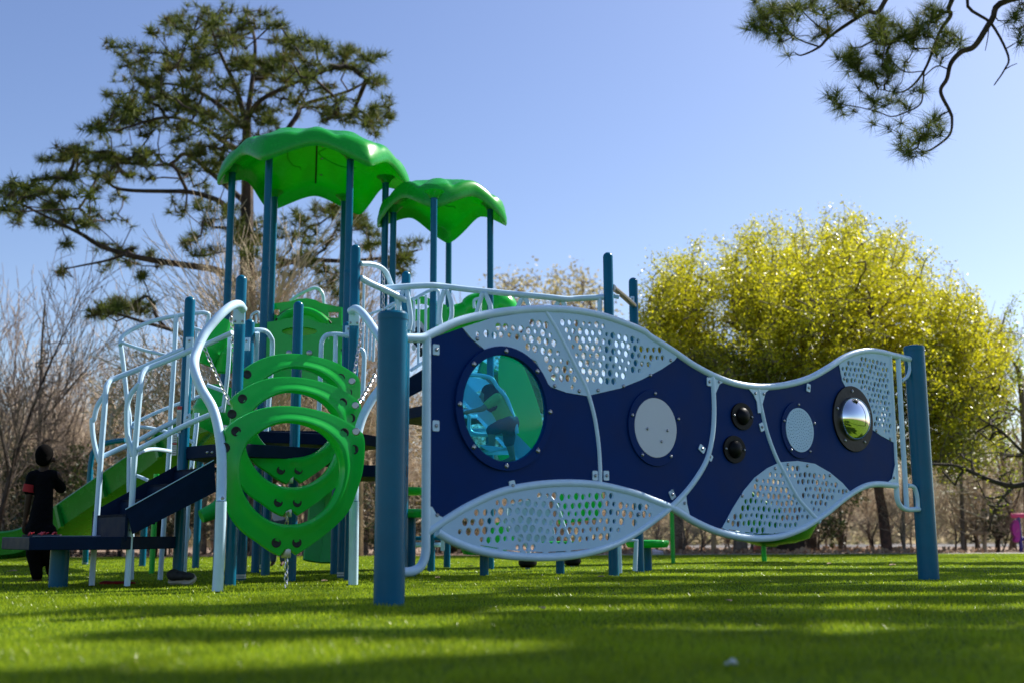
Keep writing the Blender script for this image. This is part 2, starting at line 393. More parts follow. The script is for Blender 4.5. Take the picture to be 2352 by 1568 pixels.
# right post on the same line
zr = uv(WALL, 2112, 1000)[0] + .0
pR_ = WALL[0] + WALL[1]*zr
def big_post(p, ztop):
    mb = MB().lathe(p, (0, 0, 1), [(PR, -.02), (PR, ztop-.05), (PR, ztop-.012), (PR*.97, ztop-.004), (PR*.6, ztop+.004), (PR*.1, ztop+.008)], 40)
    q = mb.build('post', M['post'], wall)
    c = MB().lathe(p, (0, 0, 1), [(PR*1.03, ztop-.035), (PR*1.035, ztop-.02), (PR*1.03, ztop-.004), (PR*.92, ztop+.008), (PR*.4, ztop+.018)], 40)
    c.build('cap', M['post'], q)
big_post(Vector((pN.x, pN.y, 0)), at(903, 722, pN.y).z)
big_post(Vector((pR_.x, pR_.y, 0)), at(2111, 797, pR_.y).z)
def wt(pts, r, off=0, name='frame_tube'):
    P = [onplane(WALL, x, y, off) for x, y in pts]
    return MB().tube(P, r, 14).build(name, M['white'], wall)
TR = .0255
toppath = fz(ZB, [(230, 290), (300, 293), (345, 290), (385, 271), (500, 217), (620, 187), (760, 167), (900, 159), (1050, 168), (1200, 200), (1350, 257)]) + \
    fz(ZC, [(0, 288), (100, 350), (200, 418), (300, 470), (380, 500), (470, 517), (560, 518), (650, 505), (740, 478), (820, 435), (900, 384), (960, 360), (1020, 352), (1080, 360), (1140, 375), (1215, 392)])
wt(toppath, TR)
tubeA = fz(ZB, [(352, 1195), (450, 1130), (560, 1065), (700, 1005), (850, 975), (980, 965), (1100, 968), (1200, 982), (1330, 1015)]) + \
    fz(ZC, [(0, 1040), (100, 1080), (200, 1140), (300, 1185), (400, 1212), (500, 1222), (600, 1213), (700, 1178), (760, 1143), (830, 1095), (900, 1037), (980, 986), (1050, 969), (1145, 976)])
wt(tubeA, TR)
tubeB = fz(ZB, [(405, 1192), (480, 1235), (600, 1278), (740, 1302), (900, 1310), (1050, 1298), (1200, 1260), (1320, 1200), (1420, 1130), (1480, 1083)]) + \
    fz(ZC, [(160, 1010), (220, 930), (262, 850), (285, 750), (293, 650), (291, 550), (285, 462)])
wt(tubeB, TR*.92)
wt(fz(ZB, [(357, 285), (356, 450), (355, 700), (353, 1000), (352, 1190), (350, 1290), (330, 1348), (290, 1373), (235, 1378)]), TR*.98)
wt(fz(ZB, [(905, 172), (950, 245), (1000, 340), (1050, 440), (1095, 530), (1130, 650), (1150, 780), (1158, 900), (1158, 965)]), TR*.72)
wt(fz(ZC, [(498, 525), (510, 600), (540, 730), (580, 840), (620, 920), (680, 1030), (740, 1100), (785, 1145)]), TR*.82)
wt(fz(ZC, [(1112, 372), (1125, 600), (1138, 850), (1145, 975), (1150, 1040), (1168, 1075), (1200, 1087), (1250, 1086)]), TR*.82)
wt(fz(ZC, [(1153, 382), (1165, 600), (1180, 850), (1194, 1080)]), TR*.8)
wt(fz(ZC, [(1203, 385), (1208, 430), (1197, 468), (1172, 490)]), TR*.55, name='hook')
wt(fz(ZC, [(1198, 975), (1228, 985), (1242, 1030), (1246, 1085)]), TR*.7, name='hook')
U = lambda fr_, pts: [uv(WALL, x, y) for x, y in fz(fr_, pts)]
def cpx(x, y, rpx):            # centre and metric radius of a circle given its vertical pixel radius
    a = uv(WALL, x, y); b = uv(WALL, x, y-rpx); c = uv(WALL, x, y+rpx); return (a[0], (b[1]+c[1])/2), (b[1]-c[1])/2
cw, rw = cpx(1157, 938, 122)
cd_, rd = cpx(1502, 982, 69)
ck1, rk = cpx(ZR[0]+370*.3296, ZR[1]+635*.3296, 31); ck2, _ = cpx(ZR[0]+316*.3296, ZR[1]+864*.3296, 31)
cs, rs = cpx(ZR[0]+768*.3296, ZR[1]+730*.3296, 51)
cm, rm = cpx(ZR[0]+1142*.3296, ZR[1]+652*.3296, 50)
def bolt(parent, c, off, r=.0125, fr_=None):
    O, d, n = fr_ or WALL
    return MB().lathe(O + d*c[0] + Vector((0, 0, c[1])) + n*off, n, [(r, 0), (r, .003), (r*.85, .007), (r*.45, .010), (r*.3, .0095)], 12)
def bolts(parent, cs_, off, r=.0125, name='bolt'):
    for c in cs_: bolt(parent, c, off, r).build(name, M['steel'], parent)
T = .016
navy1 = plate(WALL, U(ZB, [(372, 296), (517, 246), (545, 285), (600, 335), (640, 350), (760, 372), (930, 505), (1000, 545), (1085, 560), (1102, 562), (1132, 650), (1152, 780), (1159, 900), (1158, 962), (1000, 964), (850, 975), (700, 1005), (560, 1064), (430, 1128), (372, 1075)]), [circ(cw, rw*1.0, 48)], T).build('panel', M['navy'], wall, smooth=False)
navy2 = plate(WALL, U(ZB, [(1100, 560), (1150, 548), (1250, 525), (1350, 485), (1440, 435), (1518, 372)]) + U(ZC, [(160, 385), (230, 440), (287, 468), (292, 550), (293, 650), (285, 750), (262, 850), (220, 930), (160, 1010), (95, 1075), (0, 1040)]) + U(ZB, [(1330, 1015), (1200, 983), (1158, 966), (1158, 900), (1150, 780), (1130, 650)]), [], T).build('panel', M['navy'], wall, smooth=False)
navy3 = plate(WALL, U(ZC, [(292, 470), (330, 492), (400, 508), (470, 520), (500, 535), (508, 600), (540, 730), (580, 838), (600, 880), (540, 898), (480, 942), (430, 1002), (380, 1082), (330, 1172), (300, 1185), (200, 1142), (105, 1080), (160, 1012), (220, 932), (262, 852), (286, 750), (293, 650)]), [], T).build('panel', M['navy'], wall, smooth=False)
navy4 = plate(WALL, U(ZC, [(500, 530), (560, 520), (650, 507), (740, 482), (820, 440), (874, 405), (880, 440), (905, 505), (950, 540), (1010, 600), (1028, 700), (1070, 745), (1128, 776), (1140, 880), (1143, 972), (1050, 969), (985, 982), (930, 1012), (890, 967), (830, 917), (760, 877), (680, 865), (605, 870), (580, 830), (540, 730), (512, 600)]), [circ(cm, rm*.9, 32)], T).build('panel', M['navy'], wall, smooth=False)
def perf(outline_uv, rmin, rmax, gap, margin, seed, avoid=(), slots=(), boltpts=(), lim=500):
    ds = dots(outline_uv, rmin, rmax, gap, margin, avoid, seed, lim=lim)
    holes = [circ((a, b), r, 14) for a, b, r in ds] + list(slots)
    o = plate(WALL, outline_uv, holes, T*.9, .005).build('perforated_panel', M['perf'], wall, smooth=False)
    bolts(o, boltpts, .005 + T*.45)
    return o
midline = U(ZB, [(950, 245), (1000, 340), (1050, 440), (1095, 530)])
perf(U(ZB, [(517, 246), (650, 203), (780, 182), (900, 172), (950, 245), (1000, 340), (1050, 440), (1100, 561), (1085, 559), (1000, 545), (930, 520), (900, 490), (860, 400), (760, 350), (680, 345), (625, 350), (560, 297)]), .016, .0235, .058, .022, 3,
     avoid=[(cw[0], cw[1], rw*1.24)], boltpts=U(ZB, [(585, 297), (944, 514), (1058, 538)]))
perf(U(ZB, [(903, 172), (1000, 172), (1150, 197), (1300, 248), (1430, 308), (1520, 373), (1500, 398), (1440, 438), (1350, 485), (1250, 525), (1150, 548), (1100, 560), (1050, 440), (1000, 345)]), .0155, .0225, .057, .026, 4,
     boltpts=U(ZB, [(1483, 396), (1389, 465), (1264, 515), (1145, 535)]))
def slot(fr_, a, b, w):
    p = Vector(U(fr_, [a])[0]); q = Vector(U(fr_, [b])[0]); t = (q-p).normalized(); n = Vector((-t.y, t.x))*w
    return [tuple(p+n), tuple(p-n), tuple(q-n), tuple(q+n)]
perf(U(ZB, [(410, 1188), (450, 1135), (560, 1070), (700, 1010), (850, 980), (1000, 970), (1150, 975), (1300, 1010), (1475, 1080), (1420, 1130), (1320, 1198), (1200, 1256), (1050, 1293), (900, 1305), (740, 1297), (600, 1273), (480, 1230)]), .016, .0235, .058, .027, 5,
     slots=[slot(ZB, (600+k*105, y), (685+k*105, y2), .003) for k, (y, y2) in enumerate([(1253, 1268), (1275, 1283), (1284, 1286), (1286, 1281), (1280, 1270)])], boltpts=U(ZB, [(1335, 1108)]))
perf(U(ZC, [(330, 1172), (380, 1080), (430, 1000), (480, 940), (540, 895), (600, 868), (680, 862), (760, 875), (830, 915), (890, 965), (932, 1014), (870, 1062), (790, 1125), (700, 1180), (600, 1214), (500, 1222), (400, 1211)]), .0155, .0225, .057, .028, 6,
     slots=[slot(ZC, (360+k*75, y), (420+k*75, y2), .003) for k, (y, y2) in enumerate([(1180, 1192), (1193, 1200), (1199, 1198), (1198, 1188)])],
     avoid=[(*U(ZC, [p])[0], .022) for p in [(610, 900), (625, 930), (645, 965), (665, 1000), (690, 1035), (715, 1065), (745, 1100)]],
     boltpts=U(ZC, [(357, 1140), (422, 1024), (490, 950), (575, 897), (634, 879), (724, 884), (829, 930), (906, 1001)]))
perf(U(ZC, [(872, 408), (900, 386), (960, 363), (1030, 356), (1112, 376), (1120, 600), (1130, 778), (1070, 746), (1025, 715), (1000, 600), (950, 530), (905, 522), (888, 490)]), .0145, .0205, .052, .02, 7,
     avoid=[(cm[0], cm[1], rm*1.62)], boltpts=U(ZC, [(896, 481), (1045, 722), (1110, 760)]))
# bubble window
ring = plate(WALL, circ(cw, rw*1.165, 56), [circ(cw, rw, 56)], .022, .014).build('window_ring', M['navy'], wall, smooth=False, bevel=.004)
bolts(ring, [(cw[0]+rw*1.075*math.cos(a), cw[1]+rw*1.075*math.sin(a)) for a in [R(90+45*k) for k in range(8)]], .025, .016)
O, dd, nn = WALL
def dome(c, r, h, off, name, m, parent, n=40, k=8):
    pr = [(r, 0)] + [(r*math.cos(t), h*math.sin(t)) for t in [math.pi/2*i/k for i in range(1, k)]] + [(r*.01, h)]
    return MB().lathe(O + dd*c[0] + Vector((0, 0, c[1])) + nn*off, nn, pr, n).build(name, m, parent)
pane_mb = MB(); k = 10; n = 48; base = O + dd*cw[0] + Vector((0, 0, cw[1]))
V = []; Fc = []
for i in range(k+1):
    t = math.pi/2*.999*i/k; V += [base + nn*(.0 + .05*math.sin(t)) + (dd*math.cos(2*math.pi*j/n) + Vector((0, 0, 1))*math.sin(2*math.pi*j/n))*rw*1.01*math.cos(t) for j in range(n)]
for i in range(k):
    for j in range(n): Fc.append((i*n+j, i*n+(j+1) % n, (i+1)*n+(j+1) % n, (i+1)*n+j))
pane_mb.add(V, Fc); pane_mb.build('bubble_window', M['bubble'], wall)
# white disc with its ring
r_ = plate(WALL, circ(cd_, rd*1.27, 44), [circ(cd_, rd*1.0, 44)], .014, .012).build('disc_ring', M['navy'], wall, smooth=False, bevel=.004)
bolts(r_, [(cd_[0]+rd*1.14*math.cos(a), cd_[1]+rd*1.14*math.sin(a)) for a in [R(90+72*k) for k in range(5)]], .019)
dsc = plate(WALL, circ(cd_, rd*.99, 44), [], .01, .014).build('drum_disc', M['disc'], wall, smooth=False, bevel=.002)
bolts(dsc, U(ZD, [(742, 1152), (921, 1168), (868, 1266)]), .019, .010)
for c in (ck1, ck2):
    kb = plate(WALL, circ(c, rk*1.2, 32, rk), [], .014, .014).build('knob', M['black'], wall, smooth=False, bevel=.003)
    dome(c, rk*.66, .04, .02, 'roller', M['black'], kb, 28)
    bolts(kb, [(c[0]-rk*1.0, c[1]), (c[0]+rk*1.0, c[1])], .021, .0095)
sp = plate(WALL, circ(cs, rs*1.27, 44), [circ(cs, rs, 44)], .014, .012).build('speaker_ring', M['navy'], wall, smooth=False, bevel=.004)
bolts(sp, [(cs[0]+rs*1.14*math.cos(a), cs[1]+rs*1.14*math.sin(a)) for a in [R(90+72*k) for k in range(5)]], .019, .011)
hl = []
for i in range(1, 8):
    for j in range(i*5):
        a = 2*math.pi*j/(i*5) + i*.4; hl.append(circ((cs[0]+rs*.122*i*math.cos(a), cs[1]+rs*.122*i*math.sin(a)), rs*.027, 6))
plate(WALL, circ(cs, rs*.99, 44), hl, .006, .019).build('speaker_plate', M['perf'], wall, smooth=False)
mr_ = plate(WALL, circ(cm, rm*1.50, 44), [circ(cm, rm*.92, 44)], .016, .014).build('mirror_ring', M['marble'], wall, smooth=False, bevel=.004)
bolts(mr_, [(cm[0]+rm*1.26*math.cos(a), cm[1]+rm*1.26*math.sin(a)) for a in [R(90+72*k) for k in range(5)]], .022, .0125)
dome(cm, rm*1.0, rm*.6, .02, 'mirror_dome', M['mirror'], wall, 48, 16)
def tab(fr_, c, ang, w=.022, h=.03):
    c = U(fr_, [c])[0]; a = R(ang); X = (math.cos(a), math.sin(a)); Y = (-X[1], X[0])
    pts = [(c[0]+X[0]*p*w+Y[0]*q*h, c[1]+X[1]*p*w+Y[1]*q*h) for p, q in [(-1, -.8), (-.8, -1), (.8, -1), (1, -.8), (1, .8), (.8, 1), (-.8, 1), (-1, .8)]]
    o = plate(WALL, pts, [], .006, .0125).build('bracket', M['white'], wall, smooth=False)
    bolts(o, [c], .0155, .011)
for a in [(ZB, (394, 347), 0), (ZB, (393, 699), 0), (ZB, (748, 977), 12), (ZB, (1132, 930), 0), (ZB, (1184, 930), 0), (ZB, (1490, 1018), 30), (ZC, (268, 495), 0), (ZC, (235, 806), 58), (ZC, (270, 843), 58), (ZC, (730, 523), -10), (ZC, (513, 705), 20), (ZC, (97, 1018), 30)]: tab(*a)
def gusset(fr_, pts, bs):
    o = plate(WALL, U(fr_, pts), [], .006, .0128).build('gusset', M['white'], wall, smooth=False); bolts(o, U(fr_, bs), .016, .011)
gusset(ZC, [(440, 515), (560, 520), (530, 545), (515, 600), (508, 640), (495, 640), (490, 590), (475, 555)], [(481, 549), (520, 552)])
gusset(ZC, [(290, 470), (342, 492), (315, 508), (300, 545), (290, 550)], [(312, 496)])
gusset(ZC, [(95, 1072), (160, 1012), (164, 1060), (178, 1115), (150, 1108)], [(152, 1058)])
gusset(ZB, [(358, 1070), (375, 1075), (395, 1110), (440, 1130), (375, 1180), (355, 1180)], [(397, 1112)])
gusset(ZC, [(1132, 880), (1145, 880), (1146, 978), (1085, 972), (1118, 945)], [(1125, 940)])

# ------------------------------------------------------------------ play structure
tower_c = at(710, 1000, 12.6); TC = Vector((tower_c.x, 12.6, 0))
ps = empty('play_structure', (at(690, 1200, 9.4).x, 9.4, 0), 'big green and blue playground structure with two green roofs, stairs, slides and ring climber', 'play structure')
PRS = .043
def post_at(X, Y, z, r=PRS, cap=True, joint=None, parent=ps, m=None, sticker=False):
    p = Vector((X, Y, 0)); prof = [(r, -.01)]
    if joint: prof += [(r, joint-.03), (r*1.0, joint), (r*.92, joint+.004)]; r2 = r*.92
    else: r2 = r
    if cap: prof += [(r2, z-r2)] + [(r2*math.cos(t), z-r2+r2*math.sin(t)) for t in [R(20), R(40), R(60), R(80)]]
    else: prof += [(r2, z), (r2*.9, z+.002)]
    o = MB().lathe(p, (0, 0, 1), prof, 22).build('post', m or M['post'], parent)
    if joint: MB().lathe(p, (0, 0, 1), [(r*1.03, joint-.05), (r*1.05, joint-.04), (r*1.05, joint-.002), (r*1.0, joint+.004)], 22).build('collar', m or M['post'], o)
    if sticker:
        b = MB(); b.lathe(p, (0, 0, 1), [(r*1.015, .02), (r*1.015, .055)], 22); b.build('label', M['label'], o)
        MB().lathe(p, (0, 0, 1), [(r*1.02, .033), (r*1.02, .037)], 22).build('ink_line', M['ink'], o)
    return o
def post_px(x, y, Y, **k):
    t = at(x, y, Y); return post_at(t.x, Y, t.z, **k), Vector((t.x, Y, t.z))
_, P1 = post_px(437, 681, 9.0); _, P2 = post_px(555, 632, 8.7); _, P3 = post_px(817, 562, 9.6)
_, P4 = post_px(686, 692, 9.5); _, P5 = post_px(574, 733, 9.6, sticker=True); _, P6 = post_px(798, 739, 10.1, sticker=True)
_, Q1 = post_px(1396, 580, 10.4, r=.047); _, Q2 = post_px(1454, 638, 11.5, r=.047); _, Q3 = post_px(933, 623, 10.3)
T1 = [post_px(x, y, Y, cap=False, joint=j, r=.043)[1] for x, y, Y, j in [(619, 346, 11.79, 3.2), (805, 358, 11.945, 3.2), (534, 388, 12.445, 3.2), (886, 412, 12.755, 3.2), (631, 445, 13.255, 3.0), (791, 455, 13.41, 3.0)]]
T2 = [post_px(x, y, Y, cap=False, joint=2.85, r=.04)[1] for x, y, Y in [(997, 446, 11.9), (1126, 473, 12.7), (904, 480, 12.7), (1031, 510, 13.5)]]
# further supports of decks behind
for x, Yb, zt in [(505, 11.2, 1.3), (452, 13.6, 1.5), (330, 14.6, 1.6), (612, 10.8, 1.2), (600, 12.9, 1.4), (1124, 13.0, 1.6), (560, 11.9, 1.2), (770, 11.2, 1.2), (790, 12.2, 1.3)]:
    post_at(at(x, 1230, Yb).x, Yb, zt, r=.042, cap=False, sticker=(x in (560, 600)))
post_at(at(199, 1230, 15.6).x, 15.6, 1.3, r=.04, sticker=True)

# roofs
def roof(center, Rp, ncorner, a0, zc, tipz, zmid, name, lobe=.22, ext=1.22):
    """vaulted plastic roof: corners droop over the posts, edges arch up between them, thick rolled rim"""
    NT = 44*ncorner; rings = [0, .12, .25, .4, .55, .7, .82, .92, .97, 1.0]
    def surf(q, th, layer):
        sn = math.sqrt(math.sin(ncorner*(th-a0)/2)**2+.012)/1.006; c = 1-sn; c2 = c**.85
        Rm = Rp*ext*(1-lobe*(1-c**.9)); zz = zmid - (zmid-tipz)*c2
        crest = .012*math.cos(2*ncorner*(th-a0)) * math.exp(-((q-.72)/.16)**2) + .035*math.exp(-((q-.95)/.05)**2)
        z = zc - (zc-zz)*(q**2.1)
        da = (th-a0+math.pi/ncorner) % (2*math.pi/ncorner) - math.pi/ncorner; crest += (.026*math.exp(-(da/.16)**2) - .016*math.exp(-((abs(da)-.3)/.1)**2)) * max(0, min(1, (q-.45)/.3)) * (1 if q < .99 else .4)
        crest += .032/(1+math.exp((abs(da)-.25)/.022)) / (1+math.exp(-(q-.62)/.03)) * (1 if q < .99 else .75)
        r = Rm*q
        x = center.x + r*math.cos(th); y = center.y + r*math.sin(th)
        return x, y, z, crest
    V = []; Fc = []
    def ringv(q, dz, usecrest):
        for j in range(NT):
            th = 2*math.pi*j/NT; x, y, z, cr = surf(q, th, 0); V.append(Vector((x, y, z+dz+(cr if usecrest else 0))))
    seq = [(q, .045, True) for q in rings] + [(1.02, .035, False), (1.035, .0, False), (1.035, -.07, False), (1.02, -.105, False), (.985, -.10, False), (.97, -.02, False)] + [(q, .0, False) for q in [.92, .82, .7, .55, .4, .25, .12, .0]]
    for q, dz, c in seq: ringv(q, dz, c)
    for i in range(len(seq)-1):
        for j in range(NT):
            a = i*NT+j; b = i*NT+(j+1) % NT; Fc.append((a, b, b+NT, a+NT))
    mb = MB().add(V, Fc)
    o = mb.build(name, M['roof'], ps, angle=60)
    # moulded swirl ribs on the underside
    rg = random.Random(4)
    for k in range(ncorner):
        th0 = a0 + 2*math.pi*k/ncorner; P = []
        for i in range(9):
            q = .25+.055*i; th = th0 + .35*math.sin(i*.6) + .1
            x, y, z, _ = surf(q, th, 0); P.append(Vector((x, y, z-.002)))
        MB().tube(P, .006, 6).build('moulded_rib', M['roof'], o)
        x, y, z, _ = surf(.82, th0, 0)
    return o, surf
RP1 = .86
for p in T1+T2: MB().lathe((p.x, p.y, p.z-.05), (0, 0, 1), [(.046, 0), (.052, .015), (.075, .05), (.11, .075)], 20).build('post_socket', M['roof'], ps)
ztip1 = T1[0].z - .08
ro, sf = roof(TC, RP1, 6, R(10.4), T1[0].z+.42, T1[0].z-.09, T1[0].z+.13, 'canopy_roof', lobe=.16, ext=1.27)
# seam and bolts under the large roof
sm = [Vector(sf(q, R(100.4), 0)[:3]) - Vector((0, 0, .006)) for q in (.02, .2, .4, .6, .8, .94)]
MB().tube(sm, .011, 5, smooth=3).build('seam', M['rub'], ro)
for q in (.2, .5, .8):
    x, y, z, _ = sf(q, R(100.4)-.07/q, 0); MB().lathe((x, y, z-.012), (0, 0, 1), [(.014, 0), (.02, .01)], 10).build('bolt', M['steel'], ro)
c2 = sum((Vector((p.x, p.y, 0)) for p in T2), Vector())/4
RP2 = sum((Vector((p.x, p.y, 0))-c2).length for p in T2)/4
a02 = math.atan2(T2[0].y-c2.y, T2[0].x-c2.x)
roof(c2, RP2, 4, a02, T2[0].z+.34, T2[0].z-.05, T2[0].z+.19, 'canopy_roof', lobe=.24, ext=1.10)

# decks
def deck(pts, zt, th=.1, name='deck'):
    o = MB().prism([Vector((x, y, zt-th)) for x, y in pts], Vector((0, 0, th))).build(name, M['deck'], ps, smooth=False, bevel=.006)
    for i in range(len(pts)):
        a = Vector((*pts[i], zt-th*.45)); b = Vector((*pts[(i+1) % len(pts)], zt-th*.45)); n = (b-a).cross(Vector((0, 0, 1))).normalized()
        for t in (.2, .8):
            for s in (-.03, .03): pass
    return o
zd = 1.07
def XY(p): return (p.x, p.y)
deck([XY(P1), (P2.x-.02, P2.y-.1), (P3.x+.1, P3.y-.1), XY(P6), XY(P5), (P1.x+.2, P5.y+.3)], zd)
deck([(P3.x+.02, P3.y+.15), (P3.x+.45, P3.y+.3), (P3.x+.2, P3.y+1.0), (P6.x, P6.y+.6)], zd-.1)
hexp = [(TC.x+RP1*1.0*math.cos(R(60*k+10.4)), TC.y+RP1*1.0*math.sin(R(60*k+10.4))) for k in range(6)]
deck(hexp, 1.46, .12)
deck([XY(T2[0]), XY(T2[1]), XY(T2[3]), XY(T2[2])], 1.75, .12)
deck([(P5.x-.1, P5.y+.1), (P6.x, P6.y+.1), (T1[1].x, T1[1].y), (T1[0].x, T1[0].y)], 1.27, .1)
# transfer platform and stairs
A_ = at(5, 1230, 8.9); B_ = at(68, 1229, 8.1); C_ = at(279, 1232, 8.15)
tp = [(A_.x, 8.9), (B_.x, 8.1), (C_.x, 8.15), (C_.x+.15, 8.95), (C_.x-.35, 9.3), (A_.x+.1, 9.3)]
tpo = MB().prism([Vector((x, y, .275)) for x, y in tp], Vector((0, 0, .092))).build('transfer_platform', M['deck'], ps, smooth=False, bevel=.006)
MB().lathe((at(134, 1330, 8.5).x, 8.5, 0), (0, 0, 1), [(.068, -.01), (.068, .28)], 28).build('platform_leg', M['post'], ps)
MB().tube([Vector((B_.x+.02, 8.105, .371)), Vector((C_.x-.15, 8.155, .371))], .004, 6, smooth=0).build('edge_strip', M['steel'], tpo)
def slab4(a, b, c, d, t, nrm): return MB().prism([a, b, c, d], nrm*t)
s0 = at(289, 1169, 8.2); s1 = at(492, 1056, 8.45); s2 = at(496, 1128, 8.45); s3 = at(304, 1226, 8.2)
f0 = at(213, 1174, 8.75); f1 = at(412, 1064, 9.05); f2 = f1-Vector((0, 0, .2)); f3 = f0-Vector((0, 0, .2))
st = slab4(s0, s1, s2, s3, .02, Vector((-.3, .95, 0))).build('stair_stringer', M['deck'], ps, smooth=False)
slab4(f0, f1, f2, f3, .02, Vector((-.3, .95, 0))).build('stair_stringer', M['deck'], ps, smooth=False)
for i in range(4):
    t = i/3.2; a = s0.lerp(s1, t) - Vector((0, 0, .0)); b = f0.lerp(f1, t)
    dz = Vector((0, 0, -.03)); run = (s1-s0)*.30
    MB().prism([a+dz, b+dz, b+dz+Vector((run.x, run.y, 0)), a+dz+Vector((run.x, run.y, 0))], Vector((0, 0, -.02))).build('tread', M['deck'], ps, smooth=False)
    MB().prism([a+dz, b+dz, b+Vector((0, 0, -.22)), a+Vector((0, 0, -.22))], Vector((.015, .01, 0))).build('riser', M['deck'], ps, smooth=False)

def rail(fr_, pts, Y, r=.017, name='handrail', m='white', n=10, sm=6):
    Ys = Y if isinstance(Y, (list, tuple)) else (Y, Y); px = fz(fr_, pts) if fr_ else pts
    ys = np.interp(np.linspace(0, 1, len(px)), np.linspace(0, 1, len(Ys)), Ys)
    return MB().tube([at(x, y, q) for (x, y), q in zip(px, ys)], r, n, smooth=sm).build(name, M[m], ps)
def mix(*a):
    out = []
    for fr_, pts in a: out += fz(fr_, pts)
    return out
# near stair rail
rail(None, mix((Z4, [(1240, 640), (1000, 745), (800, 825), (730, 865), (695, 930), (680, 1060)]), (Z5, [(562, 20), (545, 250), (530, 450), (505, 900), (467, 1550)])), (8.5, 8.3, 8.3), .022)
rail(None, mix((Z4, [(672, 1000), (590, 1100), (545, 1230), (540, 1400)]), (Z5, [(462, 80), (475, 230), (520, 385)])), 8.3, .019)
rail(Z5, [(560, 330), (800, 205), (1000, 105), (1205, 18)], (8.3, 8.45), .021)
# far stair rail
rail(None, mix((Z4, [(1215, 608), (1000, 700), (700, 835), (520, 905), (390, 960), (340, 1010), (320, 1100)]), (Z5, [(262, 0), (238, 300), (205, 800), (165, 1300), (150, 1545)])), (9.0, 8.75, 8.65), .022)
rail(None, mix((Z4, [(310, 1115), (235, 1230), (195, 1380)]), (Z5, [(152, 60), (160, 200), (185, 330), (218, 440)])), 8.75, .019)
rail(Z5, [(250, 390), (400, 320), (560, 250), (780, 130), (1000, 28)], (8.75, 9.0), .021)
# upper curved rail
rail(Z4, [(475, 600), (478, 560), (500, 510), (600, 440), (800, 355), (1050, 298), (1280, 265), (1370, 268), (1398, 300), (1378, 420)], (9.7, 9.9), .019)
rail(Z4, [(480, 570), (700, 645), (970, 710)], 9.7, .015)
rail(None, mix((Z4, [(475, 580), (510, 850), (545, 1200), (570, 1400)]), (Z5, [(485, 500), (485, 700), (510, 1100), (505, 1495)])), 9.75, .021)
rail(None, mix((Z4, [(1058, 290), (1035, 760), (1000, 1300)]), (Z5, [(855, 60), (840, 400), (800, 950), (762, 1495)])), 9.8, .022)
rail(Z5, [(1092, 0), (1085, 150), (1050, 440), (1010, 900), (975, 1470)], 10.0, .022)
rail(Z4, [(560, 1440), (900, 1280), (1310, 1130)], (9.75, 10), .016)
rail(Z5, [(500, 130), (640, 130), (830, 172), (960, 215), (1070, 270)], (9.75, 10), .016)
rail(Z5, [(555, 368), (620, 338), (700, 325), (800, 335), (890, 352)], (9.0, 9.8), .017)
rail(Z5, [(545, 560), (600, 580), (655, 605)], 9.0, .015)
rail(Z4, [(1245, 425), (1330, 455), (1360, 500)], 9.6, .014)
rail(Z4, [(1270, 450), (1250, 800), (1235, 1150)], 9.6, .013)
rail(Z4, [(1365, 595), (1450, 560), (1645, 470)], (9.0, 8.8), .021)
rail(Z4, [(1620, 470), (1595, 900), (1545, 1300)], 9.0, .018)
rail(Z4, [(1380, 1015), (1460, 1045), (1550, 1078)], 9.2, .017)
rail(Z4, [(1500, 1275), (1545, 1255)], 9.0, .02, sm=0)
# long vertical blue bend of the slide frame
rail(ZP, [(767, 1230), (785, 800), (800, 500), (815, 330), (850, 215), (950, 160), (1120, 130)], 15.4, .036, 'slide_frame', 'post')
# white climber arches
arcL = mix((ZA, [(1128, 160), (1110, 138), (1075, 145), (1020, 190), (950, 275), (908, 370), (905, 440), (935, 525), (985, 610), (1012, 700), (1028, 820), (1030, 950)]))
rail(None, arcL + fz(ZA, [(1027, 1050)]), (8.6, 7.9, 7.65), .034, 'arch_pole', n=16)
rail(None, fz(ZA, [(1027, 1050), (1022, 1250), (1010, 1466)]), 7.62, .0365, 'arch_pole', n=16)
rail(None, fz(ZA, [(1630, 168), (1655, 158), (1690, 185), (1740, 255), (1785, 330), (1805, 420), (1775, 510), (1725, 580), (1680, 670), (1655, 780), (1648, 900), (1645, 1050)]), (9.5, 8.8, 8.5), .034, 'arch_pole', n=16)
rail(None, fz(ZA, [(1645, 1050), (1643, 1250), (1640, 1436)]), 8.5, .0365, 'arch_pole', n=16)
def pbracket(x, y, Y, w=.05, h=.09, mname='white'):
    c = at(x, y, Y); o = MB().box(c, w*2, .008, h*2).build('bracket', M[mname], ps, bevel=.003)
    for a in (-1, 1):
        for b in (-1, 1):
            MB().lathe(c+Vector((a*w*.65, -.004, b*h*.7)), (0, -1, 0), [(.011, 0), (.009, .006), (.004, .009)], 10).build('bolt', M['steel'], o)
pbracket(549, 723, 8.6, .045, .075); pbracket(813, 728, 9.5, .045, .075)
def sbracket(x, y, Y, w=.03, h=.055):
    c = at(x, y, Y); o = MB().box(c, w*2, .008, h*2).build('bracket', M['white'], ps, bevel=.003)
    MB().lathe(c+Vector((0, -.004, h*.5)), (0, -1, 0), [(.011, 0), (.009, .006), (.004, .009)], 10).build('bolt', M['steel'], o)
sbracket(435, 790, 8.93); sbracket(430, 965, 8.93); sbracket(566, 790, 9.5); sbracket(800, 762, 10.0)
MB().box(at(430, 880, 8.95), .028, .01, .62).build('mounting_bar', M['white'], ps)
